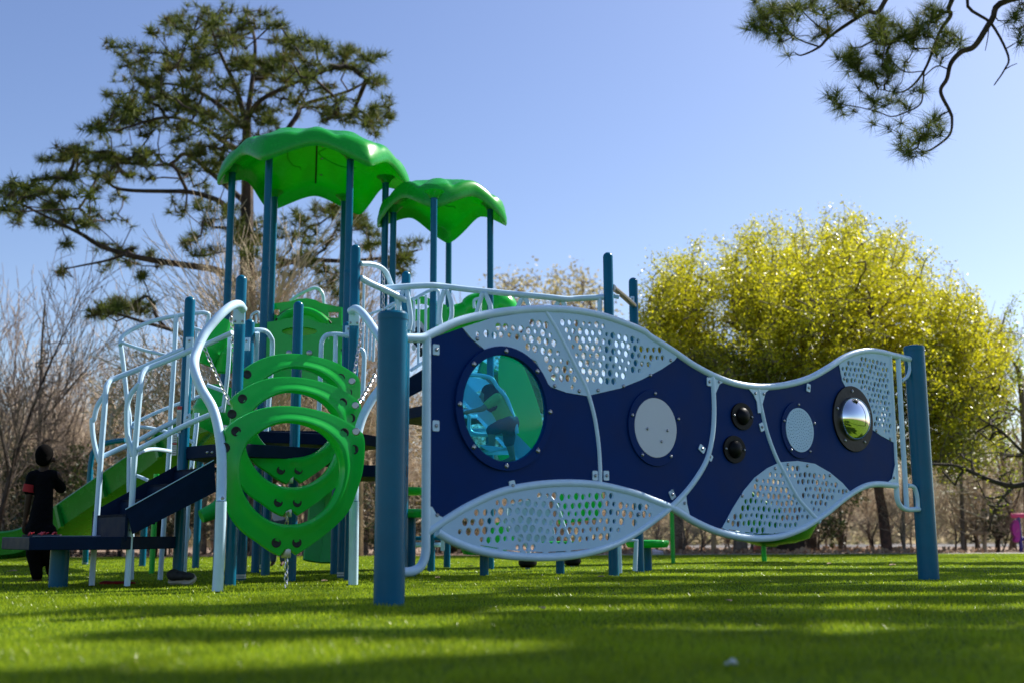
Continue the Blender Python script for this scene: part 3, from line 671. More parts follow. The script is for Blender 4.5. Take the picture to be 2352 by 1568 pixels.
# warning label strip
lb = MB().box(at(411, 962, 8.945), .038, .004, .21).build('warning_label', M['label'], ps)
MB().box(at(412.5, 936, 8.94), .038, .004, .026).build('label_header', M['labelred'], lb)
lb2 = MB().box(at(401, 1020, 8.945), .036, .004, .17).build('warning_label', M['label'], ps)
MB().box(at(401, 1018, 8.94), .036, .004, .012).build('label_header', M['labelred'], lb2)
for k in range(9):
    MB().box(at(411.5-k*.3, 947+k*4.6, 8.9405), .026, .003, .004).build('label_line', M['ink'], lb)
    MB().box(at(402.5-k*.3, 1000+k*5, 8.9405), .024, .003, .004).build('label_line', M['ink'], lb2)

for x, y, Y in [(Z7[0]+97*.238, Z7[1]+702*.238, 7.58), (Z7[0]+1360*.238, Z7[1]+700*.238, 8.46)]:
    MB().lathe(at(x, y, Y), (0, -1, 0), [(.013, 0), (.012, .006), (.005, .010)], 10).build('bolt', M['steel'], ps)
for x, y, Y in [(Z5[0]+506*.2563, Z5[1]+918*.2563, 8.27), (Z5[0]+497*.2563, Z5[1]+1048*.2563, 8.27), (Z5[0]+1185*.2563, Z5[1]+352*.2563, 8.45), (Z5[0]+1228*.2563, Z5[1]+352*.2563, 8.45), (Z5[0]+1040*.2563, Z5[1]+492*.2563, 8.44)]:
    MB().lathe(at(x, y, Y), (0, -1, 0), [(.010, 0), (.009, .005), (.004, .008)], 10).build('bolt', M['steel'], ps)
MB().tube([s0+Vector((0, -.012, 0)), s1+Vector((0, -.012, 0))], .004, 6, smooth=0).build('edge_strip', M['perf'], ps)
# ring climber loops
def loop(outer_px, hole_px, Y, name='climber_ring', dotsz=()):
    fr_ = mkplane(at(663, 1100, Y) * 1.0, R(30)); fr_ = (Vector((fr_[0].x, fr_[0].y, 0)), fr_[1], fr_[2])
    out = smooth2([uv(fr_, *p) for p in outer_px], 5); hl = [uv(fr_, *p) for p in hole_px]
    cx = sum(p[0] for p in hl)/len(hl); cz = sum(p[1] for p in hl)/len(hl); hl = smooth2(hl, 5); N = 120
    def polar(poly):
        A = sorted([(math.atan2(b-cz, a-cx), math.hypot(a-cx, b-cz)) for a, b in poly]); th = np.array([a for a, _ in A]); rr = np.array([b for _, b in A])
        g = np.linspace(-math.pi, math.pi, N, endpoint=False); return g, np.interp(g, np.concatenate([th-2*math.pi, th, th+2*math.pi]), np.tile(rr, 3))
    g, ro_ = polar(out); _, ri = polar(hl)
    prof = [(0, 0), (.02, .035), (.10, .062), (.22, .062), (.34, .048), (.6, .036), (.88, .034), (.97, .030), (1.0, .012), (1.0, -.012), (.97, -.03), (.88, -.034), (.6, -.036), (.34, -.048), (.22, -.062), (.10, -.062), (.02, -.035)]
    V = []; Fc = []; n = len(prof)
    for i in range(N):
        w = ro_[i]-ri[i]
        for u, h in prof:
            r = ri[i]+w*u; V.append(fr_[0] + fr_[1]*(cx+r*math.cos(g[i])) + Vector((0, 0, cz+r*math.sin(g[i]))) + fr_[2]*h)
    for i in range(N):
        for j in range(n): Fc.append((i*n+j, i*n+(j+1) % n, ((i+1) % N)*n+(j+1) % n, ((i+1) % N)*n+j))
    o = MB().add(V, Fc).build(name, M['green'], ps, angle=50)
    for p in dotsz:
        c = onplane(fr_, p[0], p[1], .0355); MB().lathe(c, fr_[2], [(.034, 0), (.035, .003), (.028, .0045), (.022, .001)], 18).build('rubber_plug', M['rub'], o)
    return o, fr_
out1 = fz(Z7, [(650, 1262), (668, 1212), (712, 1190), (757, 1212), (775, 1262), (900, 1185), (1020, 1100), (1190, 960), (1310, 820), (1390, 620), (1440, 450), (1462, 250), (1455, 110), (1400, 37), (1190, -87), (962, -156), (733, -186), (504, -170), (297, -97), (110, 38), (120, 120), (105, 300), (110, 560), (140, 800), (200, 930), (300, 1040), (430, 1130), (540, 1210)])
hol1 = fz(Z7, [(735, -22), (900, 5), (1040, 70), (1150, 180), (1215, 330), (1225, 470), (1190, 630), (1100, 790), (980, 890), (860, 940), (735, 955), (600, 935), (480, 880), (370, 780), (280, 630), (250, 480), (265, 320), (340, 170), (450, 70), (590, 0)])
Lp1 = loop(out1, hol1, 8.0, dotsz=fz(Z7, [(227, 57), (1272, 70), (615, 1130), (813, 1130), (120, 215), (1365, 232)]))
def shift(pts, c0, c1, s): return [((x-c0[0])*s+c1[0], (y-c0[1])*s+c1[1]) for x, y in pts]
Lp2 = loop(shift(out1, (663, 931.8), (668, 865), .93), shift(hol1, (663, 931.8), (668, 865), .93), 8.55, dotsz=fz(ZA, [(1126, 573), (1593, 590), (1077, 644), (1631, 662)]) + fz(Z7, [(634, 741), (817, 743)]))
Lp3 = loop(shift(out1, (663, 931.8), (676, 812), .87), shift(hol1, (663, 931.8), (676, 812), .87), 9.05, dotsz=fz(ZA, [(1148, 460), (1583, 476), (1104, 525), (1617, 543)]) + fz(Z7, [(659, 432), (829, 432)]))
def chain(a, b, name='chain', L=.052, r=.0045):
    a = Vector(a); b = Vector(b); d = b-a; n = max(2, int(d.length/(L*.74))); t = d.normalized()
    x = t.cross(Vector((0, 1, 0)) if abs(t.y) < .9 else Vector((1, 0, 0))).normalized(); y = t.cross(x); mb = MB()
    for i in range(n):
        c = a + d*(i+.5)/n + Vector((0, 0, -.05*math.sin(math.pi*(i+.5)/n)*d.length*.4)); s = (x+y).normalized() if i % 2 else (x-y).normalized()
        ringp = [c + t*(L*.5*math.cos(q)) + s*(L*.27*math.sin(q)) for q in [2*math.pi*k/10 for k in range(11)]]
        mb.tube(ringp, r, 5, smooth=0)
    return mb.build(name, M['chain'], ps)
def cp(fr_, p, Y): return at(*fz(fr_, [p])[0], Y)
chain(cp(Z6, (193, 310), 8.9), cp(Z6, (235, 920), 9.0)); chain(cp(Z6, (1565, 370), 9.6), cp(Z6, (1470, 960), 9.3))
chain(cp(Z4, (1350, 620), 8.5), cp(Z4, (1600, 1160), 8.5)); chain(cp(Z6, (1695, 900), 9.3), cp(Z6, (1500, 1230), 8.8))
chain(cp(Z7, (715, 1225), 8.0), cp(Z7, (710, 1560), 8.0)); chain(cp(Z7, (720, 830), 8.5), cp(Z7, (715, 960), 8.6))
chain(cp(Z8, (287, 150), 10.2), cp(Z8, (283, 530), 10.2))
for x, y, Y in [(Z7[0]+710*.238, Z7[1]+1225*.238, 7.99), (Z7[0]+722*.238, Z7[1]+835*.238, 8.54), (Z7[0]+740*.238, Z7[1]+515*.238, 9.04)]:
    c = at(x, y, Y); MB().box(c, .07, .012, .075).build('ring_clamp', M['steel'], ps, bevel=.008)

for zx, zy, Y in [(243, 935, 9.0), (1455, 975, 9.0), (185, 1190, 8.5), (1492, 1228, 8.5), (128, 1470, 7.97), (1500, 1500, 7.97)]:
    c = cp(Z6, (zx, zy), Y-.06); MB().lathe(c, (0, -1, 0), [(.027, -.02), (.027, 0), (.022, .004)], 16).build('ring_clamp', M['steel'], ps)
# tower panels
def panel_px(outer, Y, holes=(), t=.05, m='green', name='barrier_panel', sm=3):
    fr_ = mkplane(Vector((0, Y, 0)), 0.0); ou = [uv(fr_, *p) for p in outer]; ou = smooth2(ou, sm) if sm else ou
    hs = [[uv(fr_, *p) for p in h] for h in holes]
    return plate(fr_, ou, hs, t, 0).build(name, M[m], ps, smooth=False, bevel=.008 if not holes else 0), fr_
def ell(cx, cy, rx, ry, n=24): return [(cx+rx*math.cos(2*math.pi*i/n), cy+ry*math.sin(2*math.pi*i/n)) for i in range(n)]
pf, frp = panel_px(fz(Z6, [(440, 388), (560, 368), (700, 352), (760, 330), (900, 318), (1050, 345), (1110, 370), (1250, 390), (1385, 412), (1385, 560), (1375, 630), (1345, 645), (1345, 1000), (480, 1000), (480, 620), (445, 590), (440, 480)]), 11.8, [fz(Z6, ell(912, 462, 185, 46)), fz(Z6, [(500, 458), (600, 450), (605, 525), (500, 528)]), fz(Z6, [(1215, 480), (1335, 478), (1335, 545), (1215, 548)])], sm=0)
o_, _ = panel_px(fz(Z6, ell(912, 462, 187, 48)), 11.86, [], t=.03, sm=0, name='oval_window')
o_.data.materials.clear(); M['limeglow'] = mat('lime_plastic', (.30, .75, .12), .25, trans=.6); o_.data.materials.append(M['limeglow'])
for x in (800, 1012): bb = MB().lathe(cp(Z6, (x, 680), 11.77), (0, -1, 0), [(.03, 0), (.03, .006), (.015, .012)], 12).build('bolt', M['steel'], pf)
panel_px(fz(Z6, [(572, 180), (820, 150), (900, 125), (980, 118), (1080, 135), (1130, 165), (1240, 190), (1355, 212), (1355, 400), (1340, 420), (1340, 700), (560, 700), (565, 380), (570, 260)]), 13.35, [fz(Z6, [(600, 235), (705, 230), (700, 295), (600, 285)]), fz(Z6, [(1215, 258), (1325, 262), (1320, 322), (1215, 318)])], sm=0)
rail(Z6, [(655, 345), (740, 260), (850, 222), (960, 212), (1080, 240), (1180, 310), (1240, 375)], 13.2, .012, 'moulded_arch', 'rub')
rail(Z6, [(700, 350), (790, 280), (900, 250), (1010, 255), (1110, 300), (1190, 370)], 12.9, .05, 'tunnel_rim', 'green')
rail(Z6, [(810, 145), (900, 80), (1000, 30), (1060, 8), (1115, 18), (1155, 80), (1165, 175)], 13.6, .02, 'grab_bar')
rail(Z6, [(400, 330), (410, 290), (440, 265), (480, 260), (500, 330)], 12.4, .014, 'grab_bar')
rail(Z6, [(455, 290), (455, 380)], 12.4, .012, 'grab_bar', sm=0)
for pts in ([(345, 455), (480, 445), (560, 460), (610, 520), (625, 600), (610, 900), (560, 1500)], [(467, 470), (455, 760), (445, 900)]): rail(Z6, pts, (9.6, 9.9), .021, 'grab_bar')
for pts in ([(1425, 500), (1280, 488), (1190, 500), (1145, 560), (1135, 650), (1128, 900), (1105, 1500)], [(1287, 500), (1282, 800), (1275, 900)]): rail(Z6, pts, (10.0, 10.0), .021, 'grab_bar')
rail(Z6, [(1540, 640), (1570, 660), (1585, 720), (1580, 900), (1565, 1180)], 9.9, .021, 'grab_bar')
# picket barrier right of the front post
for zx, y0, y1 in [(120, 285, 900), (150, 560, 930), (182, 570, 940), (212, 600, 950)]: rail(Z8, [(zx, y0), (zx-6, (y0+y1)/2), (zx-14, y1)], 10.2, .012, 'picket', sm=0)
rail(Z8, [(150, 555), (300, 500), (400, 445)], 10.6, .012); rail(Z8, [(310, 490), (370, 455), (375, 480), (320, 520)], 10.8, .01, sm=3)
for zx, y0, y1 in [(548, 440, 700), (588, 420, 985), (650, 385, 700)]: rail(Z8, [(zx, y0), (zx-4, y1)], 11.5, .014, 'picket', sm=0)
rail(Z8, [(530, 430), (680, 350), (745, 345), (760, 400), (750, 640)], 11.5, .016)
rail(Z8, [(515, 1030), (560, 1000), (625, 960)], 11.3, .017, sm=0)
# long wavy rail and its pendant loops
rail(Z8, [(270, 330), (400, 320), (560, 309), (700, 304), (800, 312), (1000, 337), (1350, 372), (1700, 405), (1850, 420), (1950, 415), (2165, 405)], (9.9, 10.4), .028, n=14, sm=4)
rail(Z8, [(92, 240), (180, 288), (280, 333), (400, 392), (475, 430)], (9.6, 10.0), .028, n=14)
rail(Z8, [(92, 118), (180, 122), (255, 145), (310, 195), (345, 280), (400, 410), (425, 520)], (9.6, 10.2), .023, 'arch_pole')
for a in [[(455, 345), (425, 420), (415, 520)], [(485, 345), (508, 480), (520, 600), (505, 685)], [(805, 345), (778, 450), (767, 570), (782, 655)], [(828, 345), (862, 440), (870, 550), (848, 635)], [(1132, 370), (1103, 470), (1078, 560)], [(1155, 370), (1197, 470), (1205, 525)], [(1478, 395), (1436, 490)], [(1488, 395), (1528, 475), (1535, 520)], [(1795, 420), (1757, 490)], [(1808, 420), (1840, 490), (1848, 520)], [(2135, 415), (2135, 550)]]:
    f = (a[0][0]-280)/1900; rail(Z8, a, 9.95+f*.45, .0215, 'pendant_loop')
rail(Z8, [(1062, 500), (1060, 440), (1085, 420), (1130, 418)], 12.5, .017, 'grab_bar'); rail(Z8, [(1118, 430), (1115, 540)], 12.5, .014, 'grab_bar', sm=0)
rail(ZB, [(1222, 58), (1270, 98), (1322, 145)], (10.4, 11.5), .03, 'slide_bar', 'steel', sm=0)
rail(ZB, [(1222, 98), (1250, 103)], 10.5, .022, sm=0)
sbracket(ZB[0]+1312*.4944, ZB[1]+122*.4944, 11.42, .02, .05); sbracket(1455, 872, 11.4, .02, .05)
# tower two: green panels, hood, round play panel
panel_px(fz(Z8, [(515, 420), (570, 400), (640, 402), (700, 430), (760, 450), (830, 480), (835, 660), (790, 720), (520, 720)]), 12.3, [fz(Z8, ell(607, 487, 70, 27, 20))], sm=0)
hood = MB(); hp = fz(Z8, [(700, 640), (800, 560), (900, 500), (1000, 470), (1060, 440), (1120, 432), (1200, 425), (1270, 425), (1310, 470), (1325, 540)])
hood.tube([at(x, y+22, 13.2) for x, y in hp], .2, 18, scale=[.7, .8, .75, .8, 1.0, 1.1, 1.15, 1.15, 1.0, .9]); hood.build('slide_hood', M['green'], ps)
rd_ = panel_px(fz(Z8, ell(582, 700, 60, 95, 24)), 12.2, [], .03, 'label', 'play_disc', 0)[0]
panel_px(fz(Z8, ell(582, 745, 50, 88, 24)), 12.14, [], .03, 'deck', 'play_disc', 0)
panel_px(fz(Z8, ell(546, 832, 18, 24, 16)), 12.08, [], .03, 'label', 'play_button', 0)
panel_px(fz(Z8, ell(600, 870, 30, 40, 16)), 12.08, [], .04, 'black', 'play_button', 0)
MB().prism([at(*p, 11.0) for p in fz(ZB, [(270, 478), (345, 432), (345, 525), (270, 565)])], Vector((0, .05, 0))).build('ramp_side', M['deck'], ps, smooth=False)

# slides
def slide(path, w=.3, h=.16, name='slide'):
    prof = [(-w, h), (-w-.03, h+.02), (-w-.05, h), (-w-.04, h-.04), (-w-.02, -.02), (-w*.6, -.07), (w*.6, -.07), (w+.02, -.02), (w+.04, h-.04), (w+.05, h), (w+.03, h+.02), (w, h), (w*.95, .03), (w*.5, -.03), (-w*.5, -.03), (-w*.95, .03)]
    return MB().sweep(catmull(path, 6), prof, up=Vector((0, 0, 1))).build(name, M['slidegreen_shaded'], ps)
sl = [at(545, 985, 12.9), at(470, 1010, 13.3), at(400, 1065, 13.7), at(310, 1125, 14.1), at(220, 1185, 14.5), at(150, 1232, 14.8), at(90, 1262, 15.0), at(10, 1272, 15.2)]
s_o = slide(sl, .3, .26)
# ribs on the flank of the left slide
for t in (.25, .45, .62, .78):
    q = catmull(sl, 6); i = int(t*len(q)); a = q[i]; b = q[i+1]; tt = (b-a).normalized(); x = tt.cross(Vector((0, 0, 1))).normalized(); y = x.cross(tt)
    MB().box(a + x*.36*(1 if x.y < 0 else -1) + y*.1, .05, .05, .3, X=tt, Y=x, Z=y).build('slide_rib', M['slidegreen_shaded'], s_o)
slide([at(1130, 850, 13.4), at(1260, 930, 13.9), at(1400, 1010, 14.4), at(1540, 1080, 15.0), at(1660, 1140, 15.4), at(1720, 1180, 15.5), at(1750, 1205, 15.6)], .3, .17)
bc = at(1782, 1206, 15.6); V = []; Fc = []; nb_ = 36
for q, (k_, h_) in enumerate([(1.0, .0), (1.04, .02), (1.06, -.02), (.98, -.10), (.8, -.19), (.45, -.25), (.02, -.27), (.02, -.25), (.42, -.23), (.76, -.17), (.94, -.08), (1.0, .0)]):
    for j in range(nb_):
        a_ = 2*math.pi*j/nb_; lift = .10*math.cos(a_)*(1 if h_ > -.15 else .2); V.append(bc+Vector((math.cos(a_)*.56*k_, math.sin(a_)*.42*k_, h_+lift)))
for i in range(11):
    for j in range(nb_): Fc.append((i*nb_+j, i*nb_+(j+1) % nb_, (i+1)*nb_+(j+1) % nb_, (i+1)*nb_+j))
MB().add(V, Fc).build('slide_bowl', M['slidegreen_shaded'], ps, angle=60)
MB().lathe((at(1755, 1280, 15.8).x, 15.8, 0), (0, 0, 1), [(.035, 0), (.035, .4)], 16).build('slide_leg', M['green'], ps)
MB().lathe((at(1546, 1280, 14.9).x, 14.9, 0), (0, 0, 1), [(.028, 0), (.028, 1.1)], 16).build('slide_leg', M['green'], ps)
MB().lathe((at(352, 1240, 11.6).x, 11.6, 0), (0, 0, 1), [(.028, -.01), (.028, 1.0)], 16).build('slide_leg', M['green'], ps)
# slide end seen below the rings
se = [at(745, 1120, 12.2), at(748, 1170, 12.2), at(742, 1240, 12.15), at(735, 1292, 12.1)]
MB().sweep(catmull(se, 5), [(-.17, -.1), (-.12, -.02), (0, .02), (.12, -.02), (.17, -.1), (.15, -.13), (0, -.06), (-.15, -.13)], up=Vector((0, 1, 0))).build('slide', M['green'], ps)
# bulky moulded green climber at the left
mb = MB(); mb.tube([at(522, 735, 10.4), at(505, 770, 10.4), at(480, 800, 10.4), at(465, 835, 10.4)], .13, 16, scale=[.5, .85, 1.1, .8]); mb.build('moulded_climber', M['green'], ps)
mb = MB(); mb.tube([at(520, 785, 10.5), at(515, 815, 10.5), at(512, 855, 10.5)], .12, 16, scale=[.8, 1.1, .7]); mb.build('moulded_climber', M['green'], ps)
mb = MB(); mb.tube([at(500, 905, 11.5), at(495, 950, 11.4), at(478, 985, 11.4)], .24, 18, scale=[.8, 1, .8]); mb.build('slide_hood', M['green'], ps)
mb = MB(); mb.tube([at(545, 1130, 11.4), at(505, 1165, 11.3), at(462, 1185, 11.2)], .13, 14, scale=[1, .7, .5]); mb.build('moulded_step', M['green'], ps)
# small white C loop below the stairs
rail(Z5, [(950, 980), (1000, 1020), (1025, 1080), (1000, 1140), (930, 1180), (810, 1190)], 10.6, .018, 'grab_bar')
# stairs and slide flank seen through the bubble window
for i in range(5):
    c0 = at(1190-i*38, 1075-i*44, 11.0); MB().box(c0 + Vector((-.1, .25, 0)), .34, .6, .03).build('tread', M['perf'], ps, bevel=.004)
    MB().box(c0 + Vector((-.25, .25, -.09)), .02, .6, .17).build('riser', M['perf'], ps)
for dy in (0, .62): MB().prism([at(1235, 1100, 10.95)+Vector((0, dy, 0)), at(1035, 885, 10.95)+Vector((0, dy, 0)), at(1035, 840, 10.95)+Vector((0, dy, 0)), at(1245, 1055, 10.95)+Vector((0, dy, 0))], Vector((0, .02, 0))).build('stair_stringer', M['perf'], ps, smooth=False)
rail(ZW, [(590, 690), (720, 700), (800, 725), (850, 800), (930, 900), (1000, 1100), (1020, 1200)], 10.7, .02)
rail(ZW, [(540, 1000), (600, 1050), (640, 1200), (1010, 1210)], 10.8, .018)
panel_px(fz(ZW, [(880, 520), (1040, 570), (1180, 890), (1240, 1150), (1180, 1350), (1000, 1480), (850, 1400), (990, 1150), (940, 900), (860, 800)]), 12.0, [], .12, 'green', 'slide_flank', 3)
for pts_, Y_ in [([(595, 703), (785, 742), (770, 792), (555, 892), (545, 840)], 11.25), ([(560, 900), (700, 850), (710, 900), (560, 960)], 11.3), ([(680, 1300), (820, 1312), (915, 1332), (790, 1372)], 10.5), ([(545, 985), (690, 1030), (640, 1040), (545, 1010)], 10.9), ([(800, 1160), (915, 1160), (915, 1240), (800, 1250)], 11.2)]: panel_px(fz(ZW, pts_), Y_, [], .03, 'white', 'pale_plate', 0)  # white plates standing in for pale panels, steps and reflections in the window
panel_px(fz(ZL, [(930, 330), (1250, 250), (1330, 640), (1180, 660), (960, 560)]), 11.8, [], .03, 'perf', 'ground_panel', 0)
panel_px(fz(ZL, [(1330, 215), (1680, 210), (1690, 330), (1640, 440), (1340, 480)]), 12.4, [], .1, 'green', 'ground_panel', 0)
panel_px(fz(ZL, [(850, 470), (1000, 420), (1010, 640), (740, 640), (790, 560)]), 12.6, [], .1, 'green', 'ground_panel', 0)
rail(ZL, [(930, 340), (930, 460), (990, 560), (1090, 640), (1110, 720)], 11.6, .02, 'grab_bar'); rail(ZL, [(1270, 260), (1330, 340), (1380, 480), (1440, 640)], 11.6, .018, 'grab_bar')
MB().tube([at(*p, 11.9) for p in fz(ZL, [(165, 590), (440, 590)])], .022, 10, smooth=0).build('cross_rail', M['post'], ps)
MB().tube([at(*p, 11.9) for p in fz(ZL, [(165, 640), (440, 640)])], .026, 10, smooth=0).build('cross_rail', M['white'], ps)
MB().box(at(*fz(ZL, [(432, 645)])[0], 11.85), .04, .01, .11).build('bracket', M['white'], ps)
rail(ZL, [(1815, 605), (1950, 608), (1940, 845)], 11.2, .024, 'grab_bar', sm=0); rail(ZL, [(1815, 640), (1820, 862)], 10.9, .024, 'grab_bar', sm=0)

# ------------------------------------------------------------------ stepping pods
def pod(x, ytop, Y, rad, label, hgt=.075):
    c = at(x, ytop, Y); e = empty('stepping_pod', (c.x, Y, 0), label, 'stepping pod', 'green stepping pods on blue posts')
    prof = [(rad*.6, c.z-hgt), (rad*.9, c.z-hgt*.95), (rad*.98, c.z-hgt*.5), (rad, c.z-.012), (rad*.96, c.z), (rad*.4, c.z+.006), (rad*.02, c.z+.006)]
    mb = MB(); n = 48; V = []; Fc = []
    for r, h in prof:
        for j in range(n): V.append(Vector((c.x+math.cos(2*math.pi*j/n)*r*(1+.022*math.cos(14*2*math.pi*j/n)), Y+math.sin(2*math.pi*j/n)*r*(1+.022*math.cos(14*2*math.pi*j/n)), h)))
    for i in range(len(prof)-1):
        for j in range(n): Fc.append((i*n+j, i*n+(j+1) % n, (i+1)*n+(j+1) % n, (i+1)*n+j))
    Fc.append(tuple(range(n))[::-1]); mb.add(V, Fc).build('step', M['green'], e, angle=60)
    MB().lathe((c.x, Y, 0), (0, 0, 1), [(.042, -.01), (.042, c.z-hgt)], 20).build('post', M['post'], e)
pod(1487, 1240, 12.0, .225, 'green stepping pod right of the white grab rail beside a sneaker')
pod(1286, 1243, 11.1, .2, 'green stepping pod behind the perforated lens panel')
pod(1112, 1254, 10.7, .21, 'low green stepping pod left of the perforated lens panel centre')
pod(945, 1169, 10.5, .2, 'waist-high green stepping pod peeking right of the near thick post')
pod(930, 1119, 11.5, .23, 'tallest green stepping pod peeking right of the near thick post')
def stool(x, y, base_y, rad, label):
    g = onground(x, base_y); e = empty('balance_disc', g, label, 'balance disc', 'black balance discs on white stems')
    z = at(x, y, g.y).z
    MB().lathe(g, (0, 0, 1), [(rad*.7, z-.09), (rad, z-.06), (rad*1.03, z-.03), (rad*.95, z), (rad*.3, z+.01)], 24).build('disc', M['black'], e)
    MB().lathe(g, (0, 0, 1), [(.03, -.01), (.03, z-.08)], 14).build('stem', M['white'], e)
stool(1212, 1283, 1306, .1, 'black balance disc on a short white stem under the lens panel')
stool(1315, 1280, 1300, .1, 'black balance disc farther right, beside the blue pod post')

# ------------------------------------------------------------------ people
def blob(caps, name, m, parent, vox=.012, smooth_it=4, dec=None):
    """caps: (p0, p1, r0, r1) tapered capsules or (centre, (rx, ry, rz)) ellipsoids fused into one surface"""
    mb = MB()
    for c in caps:
        if len(c) == 4:
            a, b, r0, r1 = Vector(c[0]), Vector(c[1]), c[2], c[3]; t = (b-a).normalized() if (b-a).length > 1e-6 else Vector((0, 0, 1)); L = (b-a).length
            prof = [(r0*math.sin(q), -r0*math.cos(q)) for q in [R(5), R(30), R(60)]] + [(r0, 0), (r1, L)] + [(r1*math.cos(q), L+r1*math.sin(q)) for q in [R(30), R(60), R(85)]]
            mb.lathe(a, t, prof, 14)
        else:
            ce, (rx, ry, rz) = Vector(c[0]), c[1]; V = []; Fc = []; n = 16; k = 10
            for i in range(k+1):
                ph = math.pi*(.02+.96*i/k)
                for j in range(n): V.append(ce + Vector((rx*math.sin(ph)*math.cos(2*math.pi*j/n), ry*math.sin(ph)*math.sin(2*math.pi*j/n), rz*math.cos(ph))))
            for i in range(k):
                for j in range(n): Fc.append((i*n+j, i*n+(j+1) % n, (i+1)*n+(j+1) % n, (i+1)*n+j))
            Fc.append(tuple(range(n))); Fc.append(tuple(k*n+j for j in range(n))[::-1]); mb.add(V, Fc)
    o = mb.build(name, m, parent)
    rmod = o.modifiers.new('fuse', 'REMESH'); rmod.mode = 'VOXEL'; rmod.voxel_size = vox; rmod.use_smooth_shade = True
    sm_ = o.modifiers.new('smooth', 'SMOOTH'); sm_.iterations = smooth_it; sm_.factor = .5
    dg = bpy.context.evaluated_depsgraph_get(); me = bpy.data.meshes.new_from_object(o.evaluated_get(dg)); o.modifiers.clear(); old = o.data; o.data = me; me.name = name
    bpy.data.meshes.remove(old); me.shade_smooth(); return o
def hand(w, d, side, L=.10):
    """palm with four curled fingers and a thumb; w wrist, d direction down the hand, side thumb direction"""
    w = Vector(w); d = Vector(d).normalized(); s = Vector(side).normalized(); b = d.cross(s).normalized()
    caps = [(w, w+d*L*.42, L*.17, L*.21), (w+s*L*.1, w+d*L*.42+s*L*.14, L*.14, L*.13), (w-s*L*.1, w+d*L*.4-s*L*.14, L*.13, L*.12)]
    for i, (o_, l) in enumerate([(.22, .42), (.08, .48), (-.06, .45), (-.2, .36)]):
        p0 = w+d*L*.42+s*L*o_; p1 = p0+(d*.95+b*.2).normalized()*L*l*.5; p2 = p1+(d*.7+b*.6).normalized()*L*l*.5
        caps += [(p0, p1, L*.075, L*.068), (p1, p2, L*.066, L*.052)]
    t0 = w+d*L*.12+s*L*.2; t1 = t0+(d*.6+s*.6).normalized()*L*.28; caps += [(t0, t1, L*.09, L*.075), (t1, t1+d*L*.22, L*.07, L*.055)]
    return caps
# boy seen from behind on the left
bg_ = onground(92, 1335); by = bg_.y
boy = empty('person', (bg_.x, by, 0), 'barefoot boy in black shirt with red sleeve cuff standing behind the low platform', 'person')
def BP(zx, zy, dy=0.0): p = at(*fz(ZP, [(zx, zy)])[0], by); return Vector((p.x, by+dy, p.z))
hipz = BP(350, 950)
caps = [(BP(400, 278)+Vector((0, 0, .002)), (.068, .082, .093)), (BP(395, 330, .01), BP(392, 420), .036, .042),
        (BP(310, 445), BP(465, 445), .04, .04), (BP(398, 480), BP(395, 620), .062, .062), (BP(395, 620), BP(360, 900), .062, .09), (BP(345, 960), BP(400, 960), .09, .09),
        (BP(325, 960), BP(305, 1150, -.01), .075, .052), (BP(305, 1150, -.01), BP(325, 1360, .02), .05, .032),
        (BP(420, 960), BP(425, 1150, .05), .073, .05), (BP(425, 1150, .05), BP(410, 1350, .12), .048, .03),
        (BP(325, 1375, .02), BP(320, 1395, .02), .032, .03), (BP(330, 1392, .04), BP(255, 1410, -.03), .028, .018), (BP(410, 1370, .12), BP(385, 1398, .12), .028, .018),
        (BP(290, 460), BP(258, 640), .038, .031), (BP(258, 640), BP(215, 850, .03), .03, .021),
        (BP(490, 450, .02), BP(500, 560, .14), .043, .036), (BP(500, 560, .14), BP(370, 430, .20), .034, .023),
        (BP(478, 310, .02), (.012, .018, .024)), (BP(328, 312, .02), (.012, .018, .024)), (BP(400, 300, .10), (.016, .022, .022))]
caps += hand(BP(218, 865, .03), BP(195, 960, .05)-BP(218, 865, .03), (.3, .9, 0), .13)
caps += hand(BP(365, 425, .19), BP(315, 350, .12)-BP(365, 425, .19), (0, -.8, .3), .11)
body = blob(caps, 'body', M['skin'], boy, .009, 5)
blob([(BP(401, 268, -.01)+Vector((0, 0, .006)), (.073, .087, .090)), (BP(401, 305, -.035), (.064, .056, .062))], 'hair', M['hair'], boy, .01, 3)
shirt = blob([(BP(312, 450), BP(465, 446), .05, .05), (BP(398, 480), BP(395, 620), .074, .074), (BP(395, 620), BP(356, 925), .074, .105), (BP(315, 935), BP(395, 935), .085, .085),
      (BP(292, 460), BP(266, 580), .052, .050), (BP(478, 455, .02), BP(490, 555, .13), .052, .048)], 'shirt', M['cloth_black'], boy, .012, 5)
MB().tube([BP(277, 528), BP(262, 596)], .056, 20, smooth=0, cap=False).build('sleeve_cuff', M['cloth_red'], boy)
blob([(BP(345, 960), BP(400, 960), .098, .098), (BP(325, 970), BP(305, 1150, -.01), .083, .062), (BP(305, 1150, -.01), BP(324, 1345, .02), .06, .047),
      (BP(420, 970), BP(425, 1150, .05), .08, .06), (BP(425, 1150, .05), BP(411, 1315, .12), .058, .044)], 'trousers', M['cloth_black'], boy, .012, 4)
# eyes and mouth on the far side of the head
for s in (-1, 1): MB().lathe(BP(400, 290, .088)+Vector((s*.03, 0, 0)), (0, 1, 0), [(.011, 0), (.009, .005), (.003, .008)], 10).build('eye', M['label'], boy)
MB().tube([BP(400, 325, .082)+Vector((-.02, 0, 0)), BP(400, 328, .088), BP(400, 325, .082)+Vector((.02, 0, 0))], .005, 6).build('mouth', M['cloth_red'], boy)

